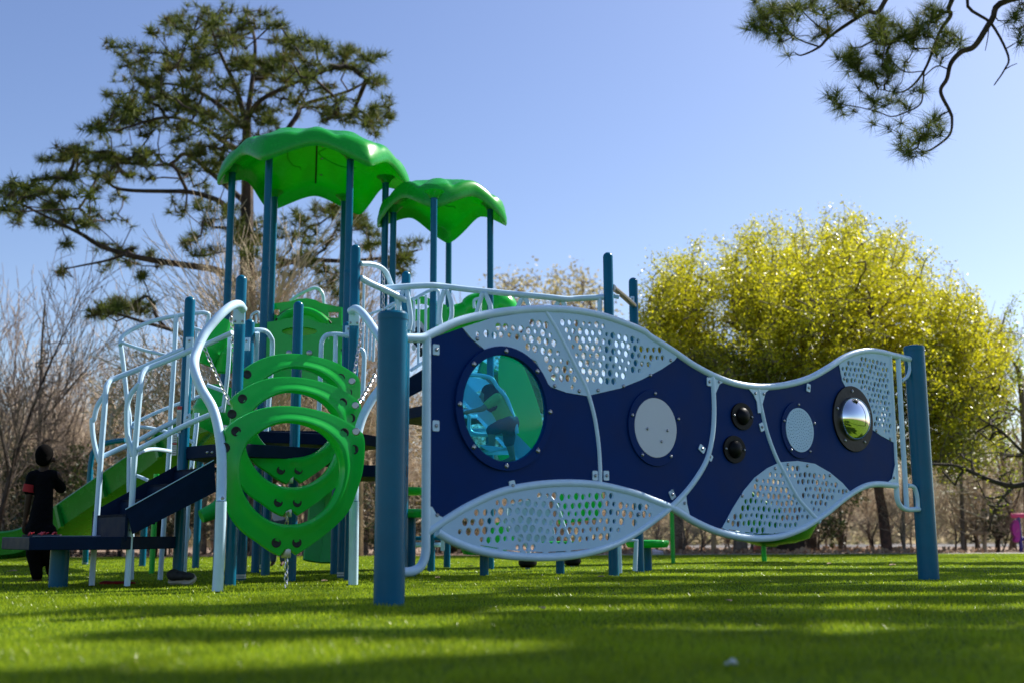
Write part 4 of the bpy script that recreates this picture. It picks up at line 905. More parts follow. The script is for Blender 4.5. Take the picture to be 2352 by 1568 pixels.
def simple_person(root, J, skin, top, bottom, hairm, sc=1.0, hairpts=None):
    """J: joint dictionary of world points"""
    g = lambda k: Vector(J[k]); caps = [(g('head'), (.085*sc, .092*sc, .108*sc)), (g('head'), g('neck'), .04*sc, .045*sc), (g('neck'), g('hip'), .085*sc, .09*sc), (g('shl'), g('shr'), .04*sc, .04*sc)]
    fwd = Vector(J.get('fwd', (0, -1, 0)))
    caps.append((g('head')+fwd*.088*sc+Vector((0, 0, -.01)), (.014*sc, .014*sc, .02*sc)))
    sd_ = fwd.cross(Vector((0, 0, 1)))
    for s in (-1, 1): caps.append((g('head')+sd_*s*.085*sc, (.014*sc, .02*sc, .028*sc)))
    for s in 'lr':
        caps += [(g('sh'+s), g('el'+s), .04*sc, .032*sc), (g('el'+s), g('wr'+s), .031*sc, .021*sc)]
        dv = (g('wr'+s)-g('el'+s)).normalized(); caps += hand(g('wr'+s), dv, dv.cross(Vector((0, 0, 1)))+Vector((.01, 0, 0)), .12*sc)
        caps += [(g('hip')+sd_*(.05*sc)*(-1 if s == 'l' else 1), g('kn'+s), .068*sc, .048*sc), (g('kn'+s), g('an'+s), .046*sc, .03*sc), (g('an'+s), g('an'+s)+fwd*.12*sc+Vector((0, 0, -.035*sc)), .032*sc, .022*sc)]
    b = blob(caps, 'body', skin, root, .012*sc, 4)
    blob([(g('neck').lerp(g('hip'), .06), g('hip'), .102*sc, .108*sc), (g('shl'), g('shr'), .054*sc, .054*sc)] + [(g('sh'+s), g('sh'+s).lerp(g('el'+s), .6), .053*sc, .05*sc) for s in 'lr'], 'shirt', top, root, .014*sc, 4)
    blob([(g('hip'), g('hip')+Vector((0, 0, -.03)), .112*sc, .105*sc)] + [(g('hip')+sd_*(.05*sc)*(-1 if s == 'l' else 1), g('kn'+s), .083*sc, .062*sc) for s in 'lr'] + [(g('kn'+s), g('kn'+s).lerp(g('an'+s), J.get('leg', .9)), .06*sc, .046*sc) for s in 'lr'], 'trousers', bottom, root, .014*sc, 4)
    blob([(g('head')+Vector((0, 0, .02))-fwd*.012, (.094*sc, .1*sc, .1*sc))] + (hairpts or [(g('head')-fwd*.05, (.07*sc, .07*sc, .08*sc))]), 'hair', hairm, root, .013*sc, 3)
    for s in (-1, 1): MB().lathe(g('head')+fwd*.083*sc+sd_*s*.03*sc+Vector((0, 0, .005)), fwd, [(.011*sc, 0), (.009*sc, .005), (.003*sc, .008)], 10).build('eye', M['label'], root)
    return b
def WP(zx, zy, dy=0, Y=10.75): p = at(*fz(ZW, [(zx, zy)])[0], Y); return Vector((p.x, Y+dy, p.z))
c0 = WP(900, 1440); kid = empty('person', (c0.x, 10.75, c0.z), 'child with dark hair in a lime shirt climbing steps behind the round window', 'person')
J = dict(head=WP(770, 870), neck=WP(830, 910), hip=WP(950, 1110), shl=WP(845, 900, -.09), shr=WP(845, 900, .13), ell=WP(720, 1000, -.12), wrl=WP(620, 1020, -.1), elr=WP(900, 830, .16), wrr=WP(800, 740, .2),
         knl=WP(800, 1180, -.06), anl=WP(800, 1310, -.06), knr=WP(950, 1270, .06), anr=WP(985, 1420, .06), fwd=(-1, 0, 0), leg=.15)
simple_person(kid, J, mat('skin_tan', (.32, .19, .13), .5), M['cloth_lime'], M['denim'], M['hair'], .92, [(WP(790, 880), (.09, .1, .1)), (WP(810, 930), (.09, .11, .1)), (WP(840, 960), (.06, .1, .09))])
# adult in yellow behind the stairs
ya = onground(360, 1288); yo = empty('person', (ya.x, ya.y, 0), 'person in a yellow top and black trousers standing behind the stairs', 'person')
def YP(x, z, dy=0): return Vector((ya.x+x, ya.y+dy, z))
simple_person(yo, dict(head=YP(.04, 1.22), neck=YP(.03, 1.08), hip=YP(0, .68), shl=YP(-.13, 1.03), shr=YP(.16, 1.03), ell=YP(-.18, .82), wrl=YP(-.1, .66, -.12), elr=YP(.22, .84, -.05), wrr=YP(.2, .66, -.14), knl=YP(-.05, .37), anl=YP(-.04, .06), knr=YP(.07, .37, .05), anr=YP(.09, .06, .06), fwd=(0, -1, 0)), M['skin'], M['cloth_yellow'], M['cloth_black'], M['hair'], .95)
# child in lilac glimpsed through the rings
lo = empty('person', (at(632, 1100, 14.2).x, 14.2, 0), 'child with dark hair in a lilac shirt seen through the lowest ring', 'person')
lx = at(628, 1100, 14.2).x
def LP_(x, z, dy=0): return Vector((lx+x, 14.2+dy, z))
simple_person(lo, dict(head=LP_(0, 1.09), neck=LP_(.03, .96), hip=LP_(.1, .55), shl=LP_(-.08, .9), shr=LP_(.16, .9), ell=LP_(-.15, .72), wrl=LP_(-.12, .56, -.1), elr=LP_(.22, .72), wrr=LP_(.24, .56, -.05), knl=LP_(.03, .3), anl=LP_(.03, .05), knr=LP_(.14, .3), anr=LP_(.15, .05), fwd=(0, -1, 0)), M['skin'], M['cloth_lilac'], M['denim'], M['hair'], .85)

# ------------------------------------------------------------------ small things on the ground
def shoe(c, ang, L=.24, name='shoe', label='', upper='shoe_dark', sole='shoe', tip=0.0, flip=False):
    e = empty(name, c, label, 'shoe'); X = Vector((math.cos(ang), math.sin(ang), 0)); Yv = Vector((-X.y, X.x, 0)); Z = Vector((0, 0, 1))
    if tip:
        q = Matrix.Rotation(tip, 3, X); Yv = q @ Yv; Z = q @ Z
    outline = [(-.5, -.14), (-.42, -.19), (-.1, -.17), (.15, -.22), (.38, -.2), (.5, -.08), (.5, .08), (.38, .18), (.15, .2), (-.1, .15), (-.42, .18), (-.5, .13)]
    out = smooth2(outline, 3); lift = .05 if tip else 0
    mb = MB().prism([Vector(c)+X*a*L+Yv*b*L*1.15+Z*(lift) for a, b in out], Z*.028); mb.build('sole', M[sole], e, smooth=False, bevel=.004)
    if tip:
        for a, b in [(-.36, 0), (-.2, .06), (-.18, -.08), (0, 0), (.14, .1), (.14, -.1), (.3, .08), (.3, -.08)]:
            MB().box(Vector(c)+X*a*L+Yv*b*L+Z*(lift-.004), .024, .02, .008, X, Yv, Z).build('tread_lug', M['shoe'], e)
    blob([(Vector(c)+X*.28*L+Z*(.05+lift), (.05, .045, .03)), (Vector(c)-X*.25*L+Z*(.065+lift), (.055, .04, .045)), (Vector(c)-X*.0*L+Z*(.055+lift), (.06, .045, .035))], 'upper', M[upper], e, .007, 3)
shoe(onground(426, 1343)+Vector((0, 0, .01)), R(-12), .21, label='grey slip-on shoe tipped over with pale tread showing near the blue post', tip=R(52))
shoe(onground(1510, 1272.5), R(15), .24, label='pale pink sneaker on the ground behind the right stepping pod', upper='shoe_pink', sole='label')
tpz = .369
def sandal(x, y, ang, label):
    c = Vector((x, y, tpz)); e = empty('sandal', c, label, 'sandal'); X = Vector((math.cos(ang), math.sin(ang), 0)); Yv = Vector((-X.y, X.x, 0))
    out = smooth2([(-.5, -.14), (-.1, -.15), (.3, -.2), (.5, 0), (.3, .2), (-.1, .15), (-.5, .13)], 3)
    MB().prism([c+X*a*.18+Yv*b*.2 for a, b in out], Vector((0, 0, .016))).build('sole', M['shoe_dark'], e, smooth=False)
    for k in (-.25, .2): MB().tube([c+X*k*.18-Yv*.034+Vector((0, 0, .012)), c+X*k*.18+Vector((0, 0, .03)), c+X*k*.18+Yv*.034+Vector((0, 0, .012))], .006, 8).build('strap', M['red_rub'], e)
    for k in (-.35, .0): MB().tube([c+X*k*.18+Yv*.034+Vector((0, 0, .018)), c+X*(k+.2)*.18+Yv*.03+Vector((0, 0, .03))], .005, 8, smooth=0).build('strap', M['red_rub'], e)
sx = at(84, 1225, 8.35).x; sandal(sx, 8.35, R(5), 'red and black sandal lying on the low platform, left of the pair')
sx = at(112, 1225, 8.3).x; sandal(sx, 8.32, R(-8), 'red and black sandal lying on the low platform, right of the pair')
g = onground(262, 1341); mb = blob([(g+Vector((-.06, 0, .012)), (.06, .05, .016)), (g+Vector((.03, 0, .012)), (.09, .04, .014)), (g+Vector((.12, .01, .01)), (.05, .03, .012))], 'crumpled_cloth', M['cloth_red'], None, .008, 2)
setp(mb, 'dark red crumpled cloth lying on the turf under the stairs', 'cloth')
# pale flower-like scrap, close to the camera
g = onground(1683, 1534); mb = blob([(g+Vector((0, 0, .018)), (.011, .010, .009)), (g+Vector((-.012, .01, .012)), (.010, .008, .005)), (g+Vector((.009, .008, .012)), (.008, .008, .005))], 'paper_scrap', M['label'], None, .003, 2)
setp(mb, 'small white scrap lying in the shaded turf close to the camera', 'litter')
LEAVES = [(1380, 1323, .07, .3, 'dark curled dry leaf on the turf below the middle of the lens panel'), (745, 1333, .08, 1.2, 'pale dry leaf on the turf right of the hanging ring chain'), (1245, 1395, .06, 2, 'small brown leaf on shaded turf right of the near thick post'),
          (1080, 1299, .09, 0, 'dry leaf lying between the green pod posts'), (2050, 1296, .1, .5, 'dry leaf just left of the far thick post base'), (1005, 1325, .06, .9, 'tiny dry leaf beside the lower end of the panel frame'),
          (28, 1310, .1, .4, 'dark dry leaf on sunlit turf at the far left edge'), (1675, 1378, .05, 1.9, 'small brown leaf on striped turf below the crossing of the panel tubes'), (1905, 1293, .09, .8, 'dry leaf on the turf right of the green slide bowl leg')]
for x, y, s, a, lab in LEAVES:
    g = onground(x, y, .03); X = Vector((math.cos(a), math.sin(a), .1)); Yv = Vector((-math.sin(a), math.cos(a), .25))
    V = [g-X*s*.5, g-X*s*.1+Yv*s*.3, g+X*s*.3+Yv*s*.22, g+X*s*.5, g+X*s*.3-Yv*s*.15, g-X*s*.1-Yv*s*.3+Vector((0, 0, s*.15))]
    o = MB().prism(V, Vector((0, 0, .002))).build('fallen_leaf', M['litter'], None, smooth=False)
    setp(o, lab, 'leaf', 'dry leaves on the turf')

# ------------------------------------------------------------------ things beyond the turf
def stick(name, x, y0, y1, Y, r, m, label, cat, lean=0, group=None, sides=4):
    a = at(x, y0, Y); a.z = -.01; b = at(x+lean, y1, Y)
    o = MB().tube([a, b], r, sides, smooth=0).build(name, M[m], None, smooth=sides > 6); setp(o, label, cat, group)
stick('wooden_post', 829, 1274, 1085, 21.6, .045, 'wood', 'pale square timber post standing left of the near thick blue post', 'post')
stick('wooden_post', 1639, 1270, 1120, 22.4, .05, 'wood', 'pale timber post at the turf edge left of the right green slide', 'post')
# pink and purple see-saw toy
sw = onground(2341, 1267); sw.z = 0; so = empty('spring_rider', sw, 'purple post toy with a pink bar and magenta seat at the right edge', 'play toy')
def SP(zx, zy): return at(*fz(ZQ, [(zx, zy)])[0], sw.y)
MB().tube([SP(2325, 1200), SP(2310, 1050), SP(2280, 760)], .04, 14, smooth=0).build('upright', M['purple'], so)
MB().tube([SP(2198, 770), SP(2480, 768)], .05, 14, smooth=0).build('handlebar', M['pink'], so)
pl_ = plate(mkplane(Vector((0, sw.y, 0)), 0.0), smooth2([uv(mkplane(Vector((0, sw.y, 0)), 0.0), *p) for p in fz(ZQ, [(2260, 815), (2215, 850), (2198, 910), (2215, 990), (2250, 1040), (2290, 1060), (2290, 900)])], 3), [], .12, 0).build('seat', M['magenta'], so, smooth=False, bevel=.02)
MB().lathe(SP(2255, 1055), (0, -1, 0), [(.05, -.05), (.06, 0), (.05, .06), (.02, .07)], 16).build('hinge', M['magenta'], so)
MB().tube([SP(2290, 1045), SP(2345, 1045)], .045, 12, smooth=0).build('clamp', M['purple'], so)
MB().lathe(SP(2345, 1205)+Vector((0, -.1, .02)), (0, 0, 1), [(.02, 0), (.05, .03), (.01, .09)], 12).build('foot_cap', M['label'], so)
# low dark railing far left
fe = empty('low_fence', at(216, 1281, 22.0), 'low black slatted barrier at the turf edge behind the boy', 'fence')
for k in range(4): MB().box(at(216, 1268+k*4, 22.0), 1.06, .04, .025).build('rail', M['black'], fe)
for x in (158, 216, 274): MB().box(at(x, 1273, 22.02), .05, .05, .17).build('stake', M['black'], fe)
# stumps and red mat
def stump(x, y, r, h, label):
    g = onground(x, y); g.z = 0; n = 24; rg = random.Random(int(x)); w = [1+rg.uniform(-.12, .12) for _ in range(n)]; V = []; Fc = []
    for i, (k, z) in enumerate([(1.25, -.02), (1.05, h*.3), (.95, h*.8), (.92, h), (.02, h*1.02)]):
        V += [g+Vector((math.cos(2*math.pi*j/n)*r*k*w[j], math.sin(2*math.pi*j/n)*r*k*w[j], z+(rg.uniform(-.02, .02) if i < 4 else 0))) for j in range(n)]
    for i in range(4):
        for j in range(n): Fc.append((i*n+j, i*n+(j+1) % n, (i+1)*n+(j+1) % n, (i+1)*n+j))
    setp(MB().add(V, Fc).build('tree_stump', M['bark'], None), label, 'tree stump')
stump(1822, 1268, .32, .32, 'dark tree stump at the turf edge beneath the right green slide')
stump(1052, 1268, .17, .35, 'ragged tree stump behind the blue posts left of the lens panel')
o = MB().box(onground(1779, 1268)+Vector((0, .4, .07)), .7, .6, .14).build('kneeling_mat', mat('faded_red', (.55, .16, .12), .8, var=.15), None, bevel=.03); setp(o, 'faded red block lying at the turf edge left of the dark stump', 'block')

# ------------------------------------------------------------------ trees
def tree_root(name, base, label, cat='tree', group=None): return empty(name, base, label, cat, group)
def limbs_mesh(lines, radii, n=8):
    mb = MB()
    for P, (r0, r1) in zip(lines, radii):
        Q = catmull(P, 5); mb.tube(Q, 1.0, n, smooth=0, scale=list(np.linspace(r0, r1, len(Q))))
    return mb
def clusters(cl, Y, dep, dens, minn=3, rg=RNG):
    P = []
    for c in cl:
        cx, cy, rx, ry = c[:4]; n = max(minn, int(rx*ry*dens*(c[4] if len(c) > 4 else 1))); a = rg.uniform(0, 2*np.pi, n); r = np.sqrt(rg.uniform(0, 1, n))
        for x, y in zip(cx+rx*r*np.cos(a), cy+ry*r*np.sin(a)): P.append(at(x, y, Y+rg.normal()*dep))
    return np.array([list(p) for p in P])
def clumps(cl, Y, dep, dens, per=8, sx=15, sy=6, rg=RNG):
    P = []
    for c in cl:
        cx, cy, rx, ry = c[:4]; n = max(1, int(rx*ry*dens*(c[4] if len(c) > 4 else 1)/per))
        for _ in range(n):
            a = rg.uniform(0, 2*np.pi); r = math.sqrt(rg.uniform(0, 1)); x, y = cx+rx*r*math.cos(a), cy+ry*r*math.sin(a); D = Y+rg.normal()*dep; k = rg.uniform(.6, 1.4)
            for _ in range(per): P.append(list(at(x+rg.normal()*sx*k, y+rg.normal()*sy*k, D+rg.normal()*.16*k)))
    return np.array(P)
def pine(label, limbs, lr, pts, base, tl=.3, k=26, width=.016, gold=.12, tr=.012, name='pine_tree', up=.3):
    e = tree_root(name, base, label)
    lines = [catmull(l, 4) for l in limbs]; limbs_mesh(limbs, lr).build('trunk', M['bark'], e)
    nodes = np.array([list(p) for l in lines for p in l])
    A, par, load, n0 = mst(nodes, None, pts, up)
    idx = np.arange(n0, len(A)); P0 = A[par[idx]]; P1 = A[idx]
    r1 = tr*np.sqrt(load[idx])*.8; r0 = r1*1.15
    mid = (P0+P1)/2 + RNG.normal(size=P0.shape)*.04*np.linalg.norm(P1-P0, axis=1, keepdims=True)*2 - np.array([0, 0, .06])*np.linalg.norm(P1-P0, axis=1, keepdims=True)
    V1, Q1_ = frusta(P0, mid, r0, (r0+r1)/2, 5); V2, Q2_ = frusta(mid, P1, (r0+r1)/2, r1*.8, 5)
    link('branches', np_mesh('branches', np.concatenate([V1, V2]), quads=np.concatenate([Q1_, Q2_+len(V1)]), smooth=True), M['bark'], e)
    D = P1-mid; D /= np.maximum(np.linalg.norm(D, axis=1, keepdims=True), 1e-6); D = D + np.array([0, 0, .7]); D /= np.linalg.norm(D, axis=1, keepdims=True)
    sel = RNG.uniform(0, 1, len(P1)) < gold
    V, Tt = tufts(P1[~sel], D[~sel], tl, k, width); link('needles', np_mesh('needles', V, tris=Tt), M['needle'], e)
    if sel.sum() > 2: V, Tt = tufts(P1[sel], D[sel], tl*.8, k, width); link('needles', np_mesh('needles', V, tris=Tt), M['needle_gold'], e)
    return e
YB = 24.0
def L_(pts, Y=YB, dy=0): n = len(pts); return [at(x, y, Y+dy*i/max(1, n-1)) for i, (x, y) in enumerate(pts)]
base_b = onground(590, 1268); basep = at(592, 1268, YB); basep.z = 0
limbs = [[basep]+L_([(584, 1100), (577, 900), (570, 700), (567, 560), (568, 430), (567, 330), (567, 276)]),
         L_([(567, 560), (519, 476), (476, 452), (430, 441), (381, 440), (300, 438), (262, 430), (238, 410), (205, 392)], dy=-2),
         L_([(570, 700), (540, 650), (500, 622), (430, 610), (350, 598), (290, 585), (230, 565), (190, 540), (150, 520), (90, 490), (20, 455)], dy=-3),
         L_([(568, 470), (500, 410), (430, 355), (400, 372), (370, 380), (270, 376)], dy=2), L_([(430, 441), (418, 415), (400, 385), (372, 378)], dy=-1),
         L_([(567, 300), (500, 240), (430, 200), (340, 190)], dy=1), L_([(567, 276), (600, 230), (680, 190), (760, 160)], dy=-1),
         L_([(568, 430), (610, 370), (680, 270), (700, 240), (800, 210), (860, 175)], dy=2), L_([(567, 300), (545, 210), (505, 120), (480, 50)], dy=-1),
         L_([(570, 640), (680, 600), (800, 600), (900, 590), (960, 575)], dy=1), L_([(567, 276), (580, 180), (585, 90), (560, 20)], dy=1),
         L_([(567, 350), (520, 330), (460, 290), (380, 270), (270, 300)], dy=-2), L_([(575, 850), (500, 800), (400, 760), (330, 740), (250, 715)], dy=-3), L_([(290, 585), (240, 600), (190, 610), (150, 618)], -2+YB, 0)]
lr = [(.24, .09), (.07, .02), (.095, .02), (.07, .02), (.045, .02), (.065, .02), (.065, .02), (.085, .02), (.07, .02), (.07, .02), (.07, .02), (.065, .02), (.07, .02), (.03, .015)]
big = [(470, 60, 110, 55), (560, 100, 120, 80), (385, 100, 60, 55, .8), (290, 125, 55, 40, .8), (700, 130, 100, 55), (800, 140, 80, 40), (840, 185, 40, 30), (620, 200, 150, 70, .8), (430, 190, 120, 70), (300, 200, 65, 40, .8), (350, 265, 110, 50), (480, 290, 90, 60), (250, 290, 55, 50),
       (700, 250, 120, 40, .7), (820, 250, 85, 30), (845, 290, 55, 25), (235, 350, 90, 45), (300, 385, 90, 30, .7), (400, 350, 90, 40), (480, 380, 60, 50), (125, 385, 80, 30, .8), (80, 415, 70, 25, .8), (180, 425, 80, 28), (40, 465, 38, 25), (90, 485, 75, 30), (150, 475, 70, 30, .8),
       (250, 455, 60, 20, .5), (230, 510, 55, 20, .8), (140, 525, 60, 22, .8), (180, 570, 50, 20, .5), (260, 585, 70, 25, .8), (340, 590, 65, 22, .8), (160, 620, 40, 18, .8), (330, 640, 25, 12, .8), (395, 490, 30, 22, .8), (450, 560, 50, 35, .8), (850, 505, 55, 22, 1), (885, 560, 55, 35, 1), (945, 580, 40, 30, 1), (890, 620, 40, 25, 1),
       (465, 480, 55, 40, .8), (760, 500, 90, 40, 1), (650, 560, 110, 50, 1), (720, 620, 100, 40, .8), (800, 660, 60, 30, .7), (560, 520, 60, 50, .9), (620, 300, 80, 30, .7), (12, 430, 22, 22, 1.5), (15, 480, 25, 25, 1.5), (60, 445, 40, 20), (230, 700, 65, 25, 1.3), (290, 715, 55, 35, 1.5), (330, 690, 25, 20)]
pine('tall spreading pine tree with open crown behind the playground towers', limbs, lr, clumps(big, YB-.3, 1.6, .024), basep, tl=.25, k=24, width=.018, tr=.0048, gold=.22)
# the pine whose branches hang in at the top right; its trunk stands outside the frame
YR = 14.5
def S_(pts, dy=0, Y=YR): return L_(fz(ZS, pts), Y, dy)
rb = Vector((9.6, 14.8, 0)); tp_ = Vector((9.5, 14.7, 9.5))
l1 = S_([(2230, 0), (2090, 160), (1960, 360), (1850, 410), (1770, 500), (1740, 620), (1690, 720), (1760, 870), (1780, 940), (1760, 1060), (1640, 1160), (1560, 1190), (1510, 1160)])
limbsR = [[rb, Vector((9.6, 14.8, 4)), Vector((9.5, 14.7, 8)), Vector((9.4, 14.6, 12)), Vector((9.5, 14.6, 15))],
          [Vector((9.5, 14.7, 8.3)), Vector((8.4, 14.6, 7.9)), *l1],
          [Vector((9.5, 14.7, 10)), at(2150, -300, YR), *S_([(1260, 0), (1100, 100), (830, 280), (740, 370), (600, 435), (540, 410)])],
          [Vector((9.5, 14.7, 9.5)), at(2300, -200, YR), *S_([(1780, 0), (1770, 120), (1680, 260), (1560, 560), (1400, 720), (1200, 700)])],
          S_([(1560, 560), (1550, 700), (1530, 820), (1400, 890), (1300, 915), (1200, 880), (1040, 840), (900, 820)]),
          [Vector((9.5, 14.7, 9.5)), at(2330, -120, YR), *S_([(1900, 0), (2090, 190), (2220, 440), (2190, 550), (2110, 670)])], S_([(2190, 550), (2240, 520), (2290, 500)]), S_([(2070, 190), (2060, 300), (2040, 400)]),
          S_([(830, 280), (700, 180), (600, 80), (560, 0)]), S_([(740, 370), (560, 300), (440, 170), (350, 30)]), S_([(1260, 430), (1400, 560), (1560, 560)]), S_([(1740, 540), (1660, 520), (1560, 600)])]
lrR = [(.3, .14), (.05, .007), (.045, .006), (.045, .006), (.013, .006), (.03, .008), (.008, .005), (.009, .005), (.012, .006), (.012, .006), (.01, .008), (.01, .008)]
tp2 = [(240, 200), (300, 110), (300, 260), (480, 370), (330, 20), (470, 180), (450, 60), (560, 60), (640, 20), (760, 60), (740, 250), (880, 60), (1000, 20), (1100, 60), (1200, 120), (1150, 230), (1300, 200), (1350, 280), (1250, 330), (1450, 250), (1500, 200), (1550, 300), (1650, 180), (1700, 100), (1250, 430), (1300, 500), (930, 420), (1000, 500), (900, 450), (1060, 520), (1120, 600), (1180, 650), (1230, 560), (1050, 620), (1750, 330), (1830, 360), (1650, 400), (880, 750), (860, 820), (960, 880), (1180, 860), (1250, 760), (1340, 700), (1400, 820), (1120, 780), (1480, 700), (1660, 920), (1700, 980), (1600, 960), (1350, 1030), (1580, 1050), (1420, 1160), (1380, 1200), (1470, 1210), (1510, 1120), (1640, 1040), (2300, 60), (2280, 200), (2330, 280), (2250, 120)]
P = []
for x, y in tp2:
    for k in range(7 if y < 350 and x < 1800 else 5 if y < 640 and x < 1800 else 3):
        q = at(*fz(ZS, [(x+random.gauss(0, 48), y+random.gauss(0, 42))])[0], YR+random.gauss(0, .35)); P.append(list(q))
def crown_pts(c, r, n, rg=RNG, flat=.75):
    u = unit(n, rg)*(rg.uniform(.35, 1, (n, 1))**.5); return np.array(c)[None] + u*np.array(r)[None]
P = np.array(P)
ext = crown_pts((11.0, 15.5, 12.5), (1.8, 2.4, 2.0), 150)
# keep off-frame crown outside the view
def offframe(Q):
    keep = []
    for q in Q:
        v = Vector(q)-CPOS; zc_ = v.dot(_f); x = v.dot(_r)/zc_*F+1176; y = 784-v.dot(_u)/zc_*F
        keep.append(zc_ < .5 or x > 2470 or y < -90)
    return Q[np.array(keep)]
pine('near pine whose dark needle sprays hang into the upper right sky', limbsR, lrR, np.concatenate([P, offframe(ext)]), rb, tl=.25, k=50, width=.0085, gold=.08, tr=.0045)
# shade pine outside the frame on the right (casts the dappled stripes across the turf)
# pines outside the frame on the right: their crowns stand between the sun and the turf and throw the dappled stripes
def shade_pine(base, h, patches, z0, dens, label):
    b_ = Vector((*base, 0)); pts = []
    for x0, x1, y0, y1, k in patches:
        n = max(3, int((x1-x0)*(y1-y0)*dens*k)); z = z0 + RNG.normal(size=n)*.7; q = np.stack([RNG.uniform(x0, x1, n), RNG.uniform(y0, y1, n), z], 1)
        q[:, 0] += sd.x/sd.z*z; q[:, 1] += sd.y/sd.z*z; pts.append(q)
    pts = offframe(np.concatenate(pts)); c = pts.mean(0)
    lim = [[b_, b_+Vector((.1, 0, h*.4)), b_+Vector((0, .1, h*.8)), b_+Vector((0, 0, h))]]; lr_ = [(.28, .06)]
    for k in range(7):
        q = Vector(pts[int(len(pts)*(k+.5)/7)]); st = b_+Vector((0, 0, q.z-1.2)); lim.append([st, st.lerp(q, .5)+Vector((0, 0, .1)), q]); lr_.append((.07, .02))
    return pine(label, lim, lr_, pts, b_, tl=.3, k=34, width=.055, gold=.1, tr=.006)
shade_pine((10.4, 10.0), 12.5, [(-.2, 3.6, 2.0, 3.55, 1.2), (-.5, 1.2, 2.85, 3.3, 1), (-1.3, .2, 2.3, 2.62, 1), (.3, 2.9, 3.6, 4.4, 1), (-.1, 3.2, 4.65, 5.5, .9), (-1.5, .2, 2.85, 3.15, 1.2), (-1.5, .3, 4.1, 4.5, 1.3), (-2.1, -.2, 5.5, 6.05, 1.2), (-.6, 3.4, 6.0, 6.75, .8)], 9.2, 62, 'pine outside the view beside the playground, the nearer of two')
shade_pine((14.2, 17.5), 13, [(.0, 3.9, 7.2, 8.3, 1), (.4, 4.6, 9.1, 10.2, .9), (.6, 6.2, 11.1, 12.4, .9), (1.6, 7.5, 13.5, 15.0, .9)], 9.8, 40, 'pine outside the view beside the playground, the farther of two')

def leafy(label, base, trunk, tr_, pts, mleaf, size, nl, spread, bark='bark2', up=1.0, name='tree', tw=.007, cat='tree', group=None, cap=.12, asp=.55):
    e = tree_root(name, base, label, cat, group)
    limbs_mesh(trunk, tr_).build('trunk', M[bark], e); nodes = np.array([list(p) for l in trunk for p in catmull(l, 4)])
    A, par, load, n0 = mst(nodes, None, pts, up); idx = np.arange(n0, len(A)); P0 = A[par[idx]]; P1 = A[idx]
    r1 = np.minimum(tw*np.sqrt(load[idx]), cap); V, Q = frusta(P0, P1, r1*1.1, r1*.85, 4)
    link('branches', np_mesh('branches', V, quads=Q, smooth=True), M[bark if bark != 'twig' else 'twig'], e)
    if nl:
        t = RNG.uniform(0, 1.15, (len(P1), nl))[:, :, None]; C = (P0[:, None]*(1-t) + P1[:, None]*t).reshape(-1, 3); C = C + RNG.normal(size=C.shape)*spread
        V, Q = leafquads(C, size, aspect=asp); link('crown', np_mesh('crown', V, quads=Q), M[mleaf], e)
    return e
def sprays(cl, n, seed, up=(20, 60)):
    rg = random.Random(seed); out = list(cl)
    for _ in range(n):
        c = rg.choice(cl); a = rg.uniform(math.pi*1.02, math.pi*1.98); x = c[0]+c[2]*math.cos(a)*.95; y = c[1]+c[3]*math.sin(a)*.95; h = rg.uniform(*up)*.5
        out.append((x, y-h*.5, rg.uniform(6, 12), h, 1.6))
    return out
def shoots(cl, origin, Y, dep, n, per, seed, start=.45, jit=3.5, conv=.25):
    rg = np.random.default_rng(seed); area = np.array([c[2]*c[3]*(c[4] if len(c) > 4 else 1) for c in cl], float); area /= area.sum(); P = []
    for _ in range(n):
        c = cl[rg.choice(len(cl), p=area)]; a = rg.uniform(0, 2*np.pi); r = math.sqrt(rg.uniform(.1, 1)); ex, ey = c[0]+c[2]*r*math.cos(a), c[1]+c[3]*r*math.sin(a)
        ox = origin[0]+(ex-origin[0])*conv; oy = origin[1]; D = rg.normal()*dep; m = max(4, int(per*rg.uniform(.5, 1.2))); s0 = rg.uniform(start, .75); bend = rg.normal()*22
        for t in np.linspace(s0, 1, m):
            x = ox+(ex-ox)*t + bend*math.sin(math.pi*t) + rg.normal()*jit; y = oy+(ey-oy)*t**.92 + rg.normal()*jit; P.append(list(at(x, y, Y+D*t+rg.normal()*.014*jit)))
    return np.array(P)
def tr(x, Y, pts): b = at(x, 1240, Y); b.z = 0; return b, [b]+L_(pts, Y)
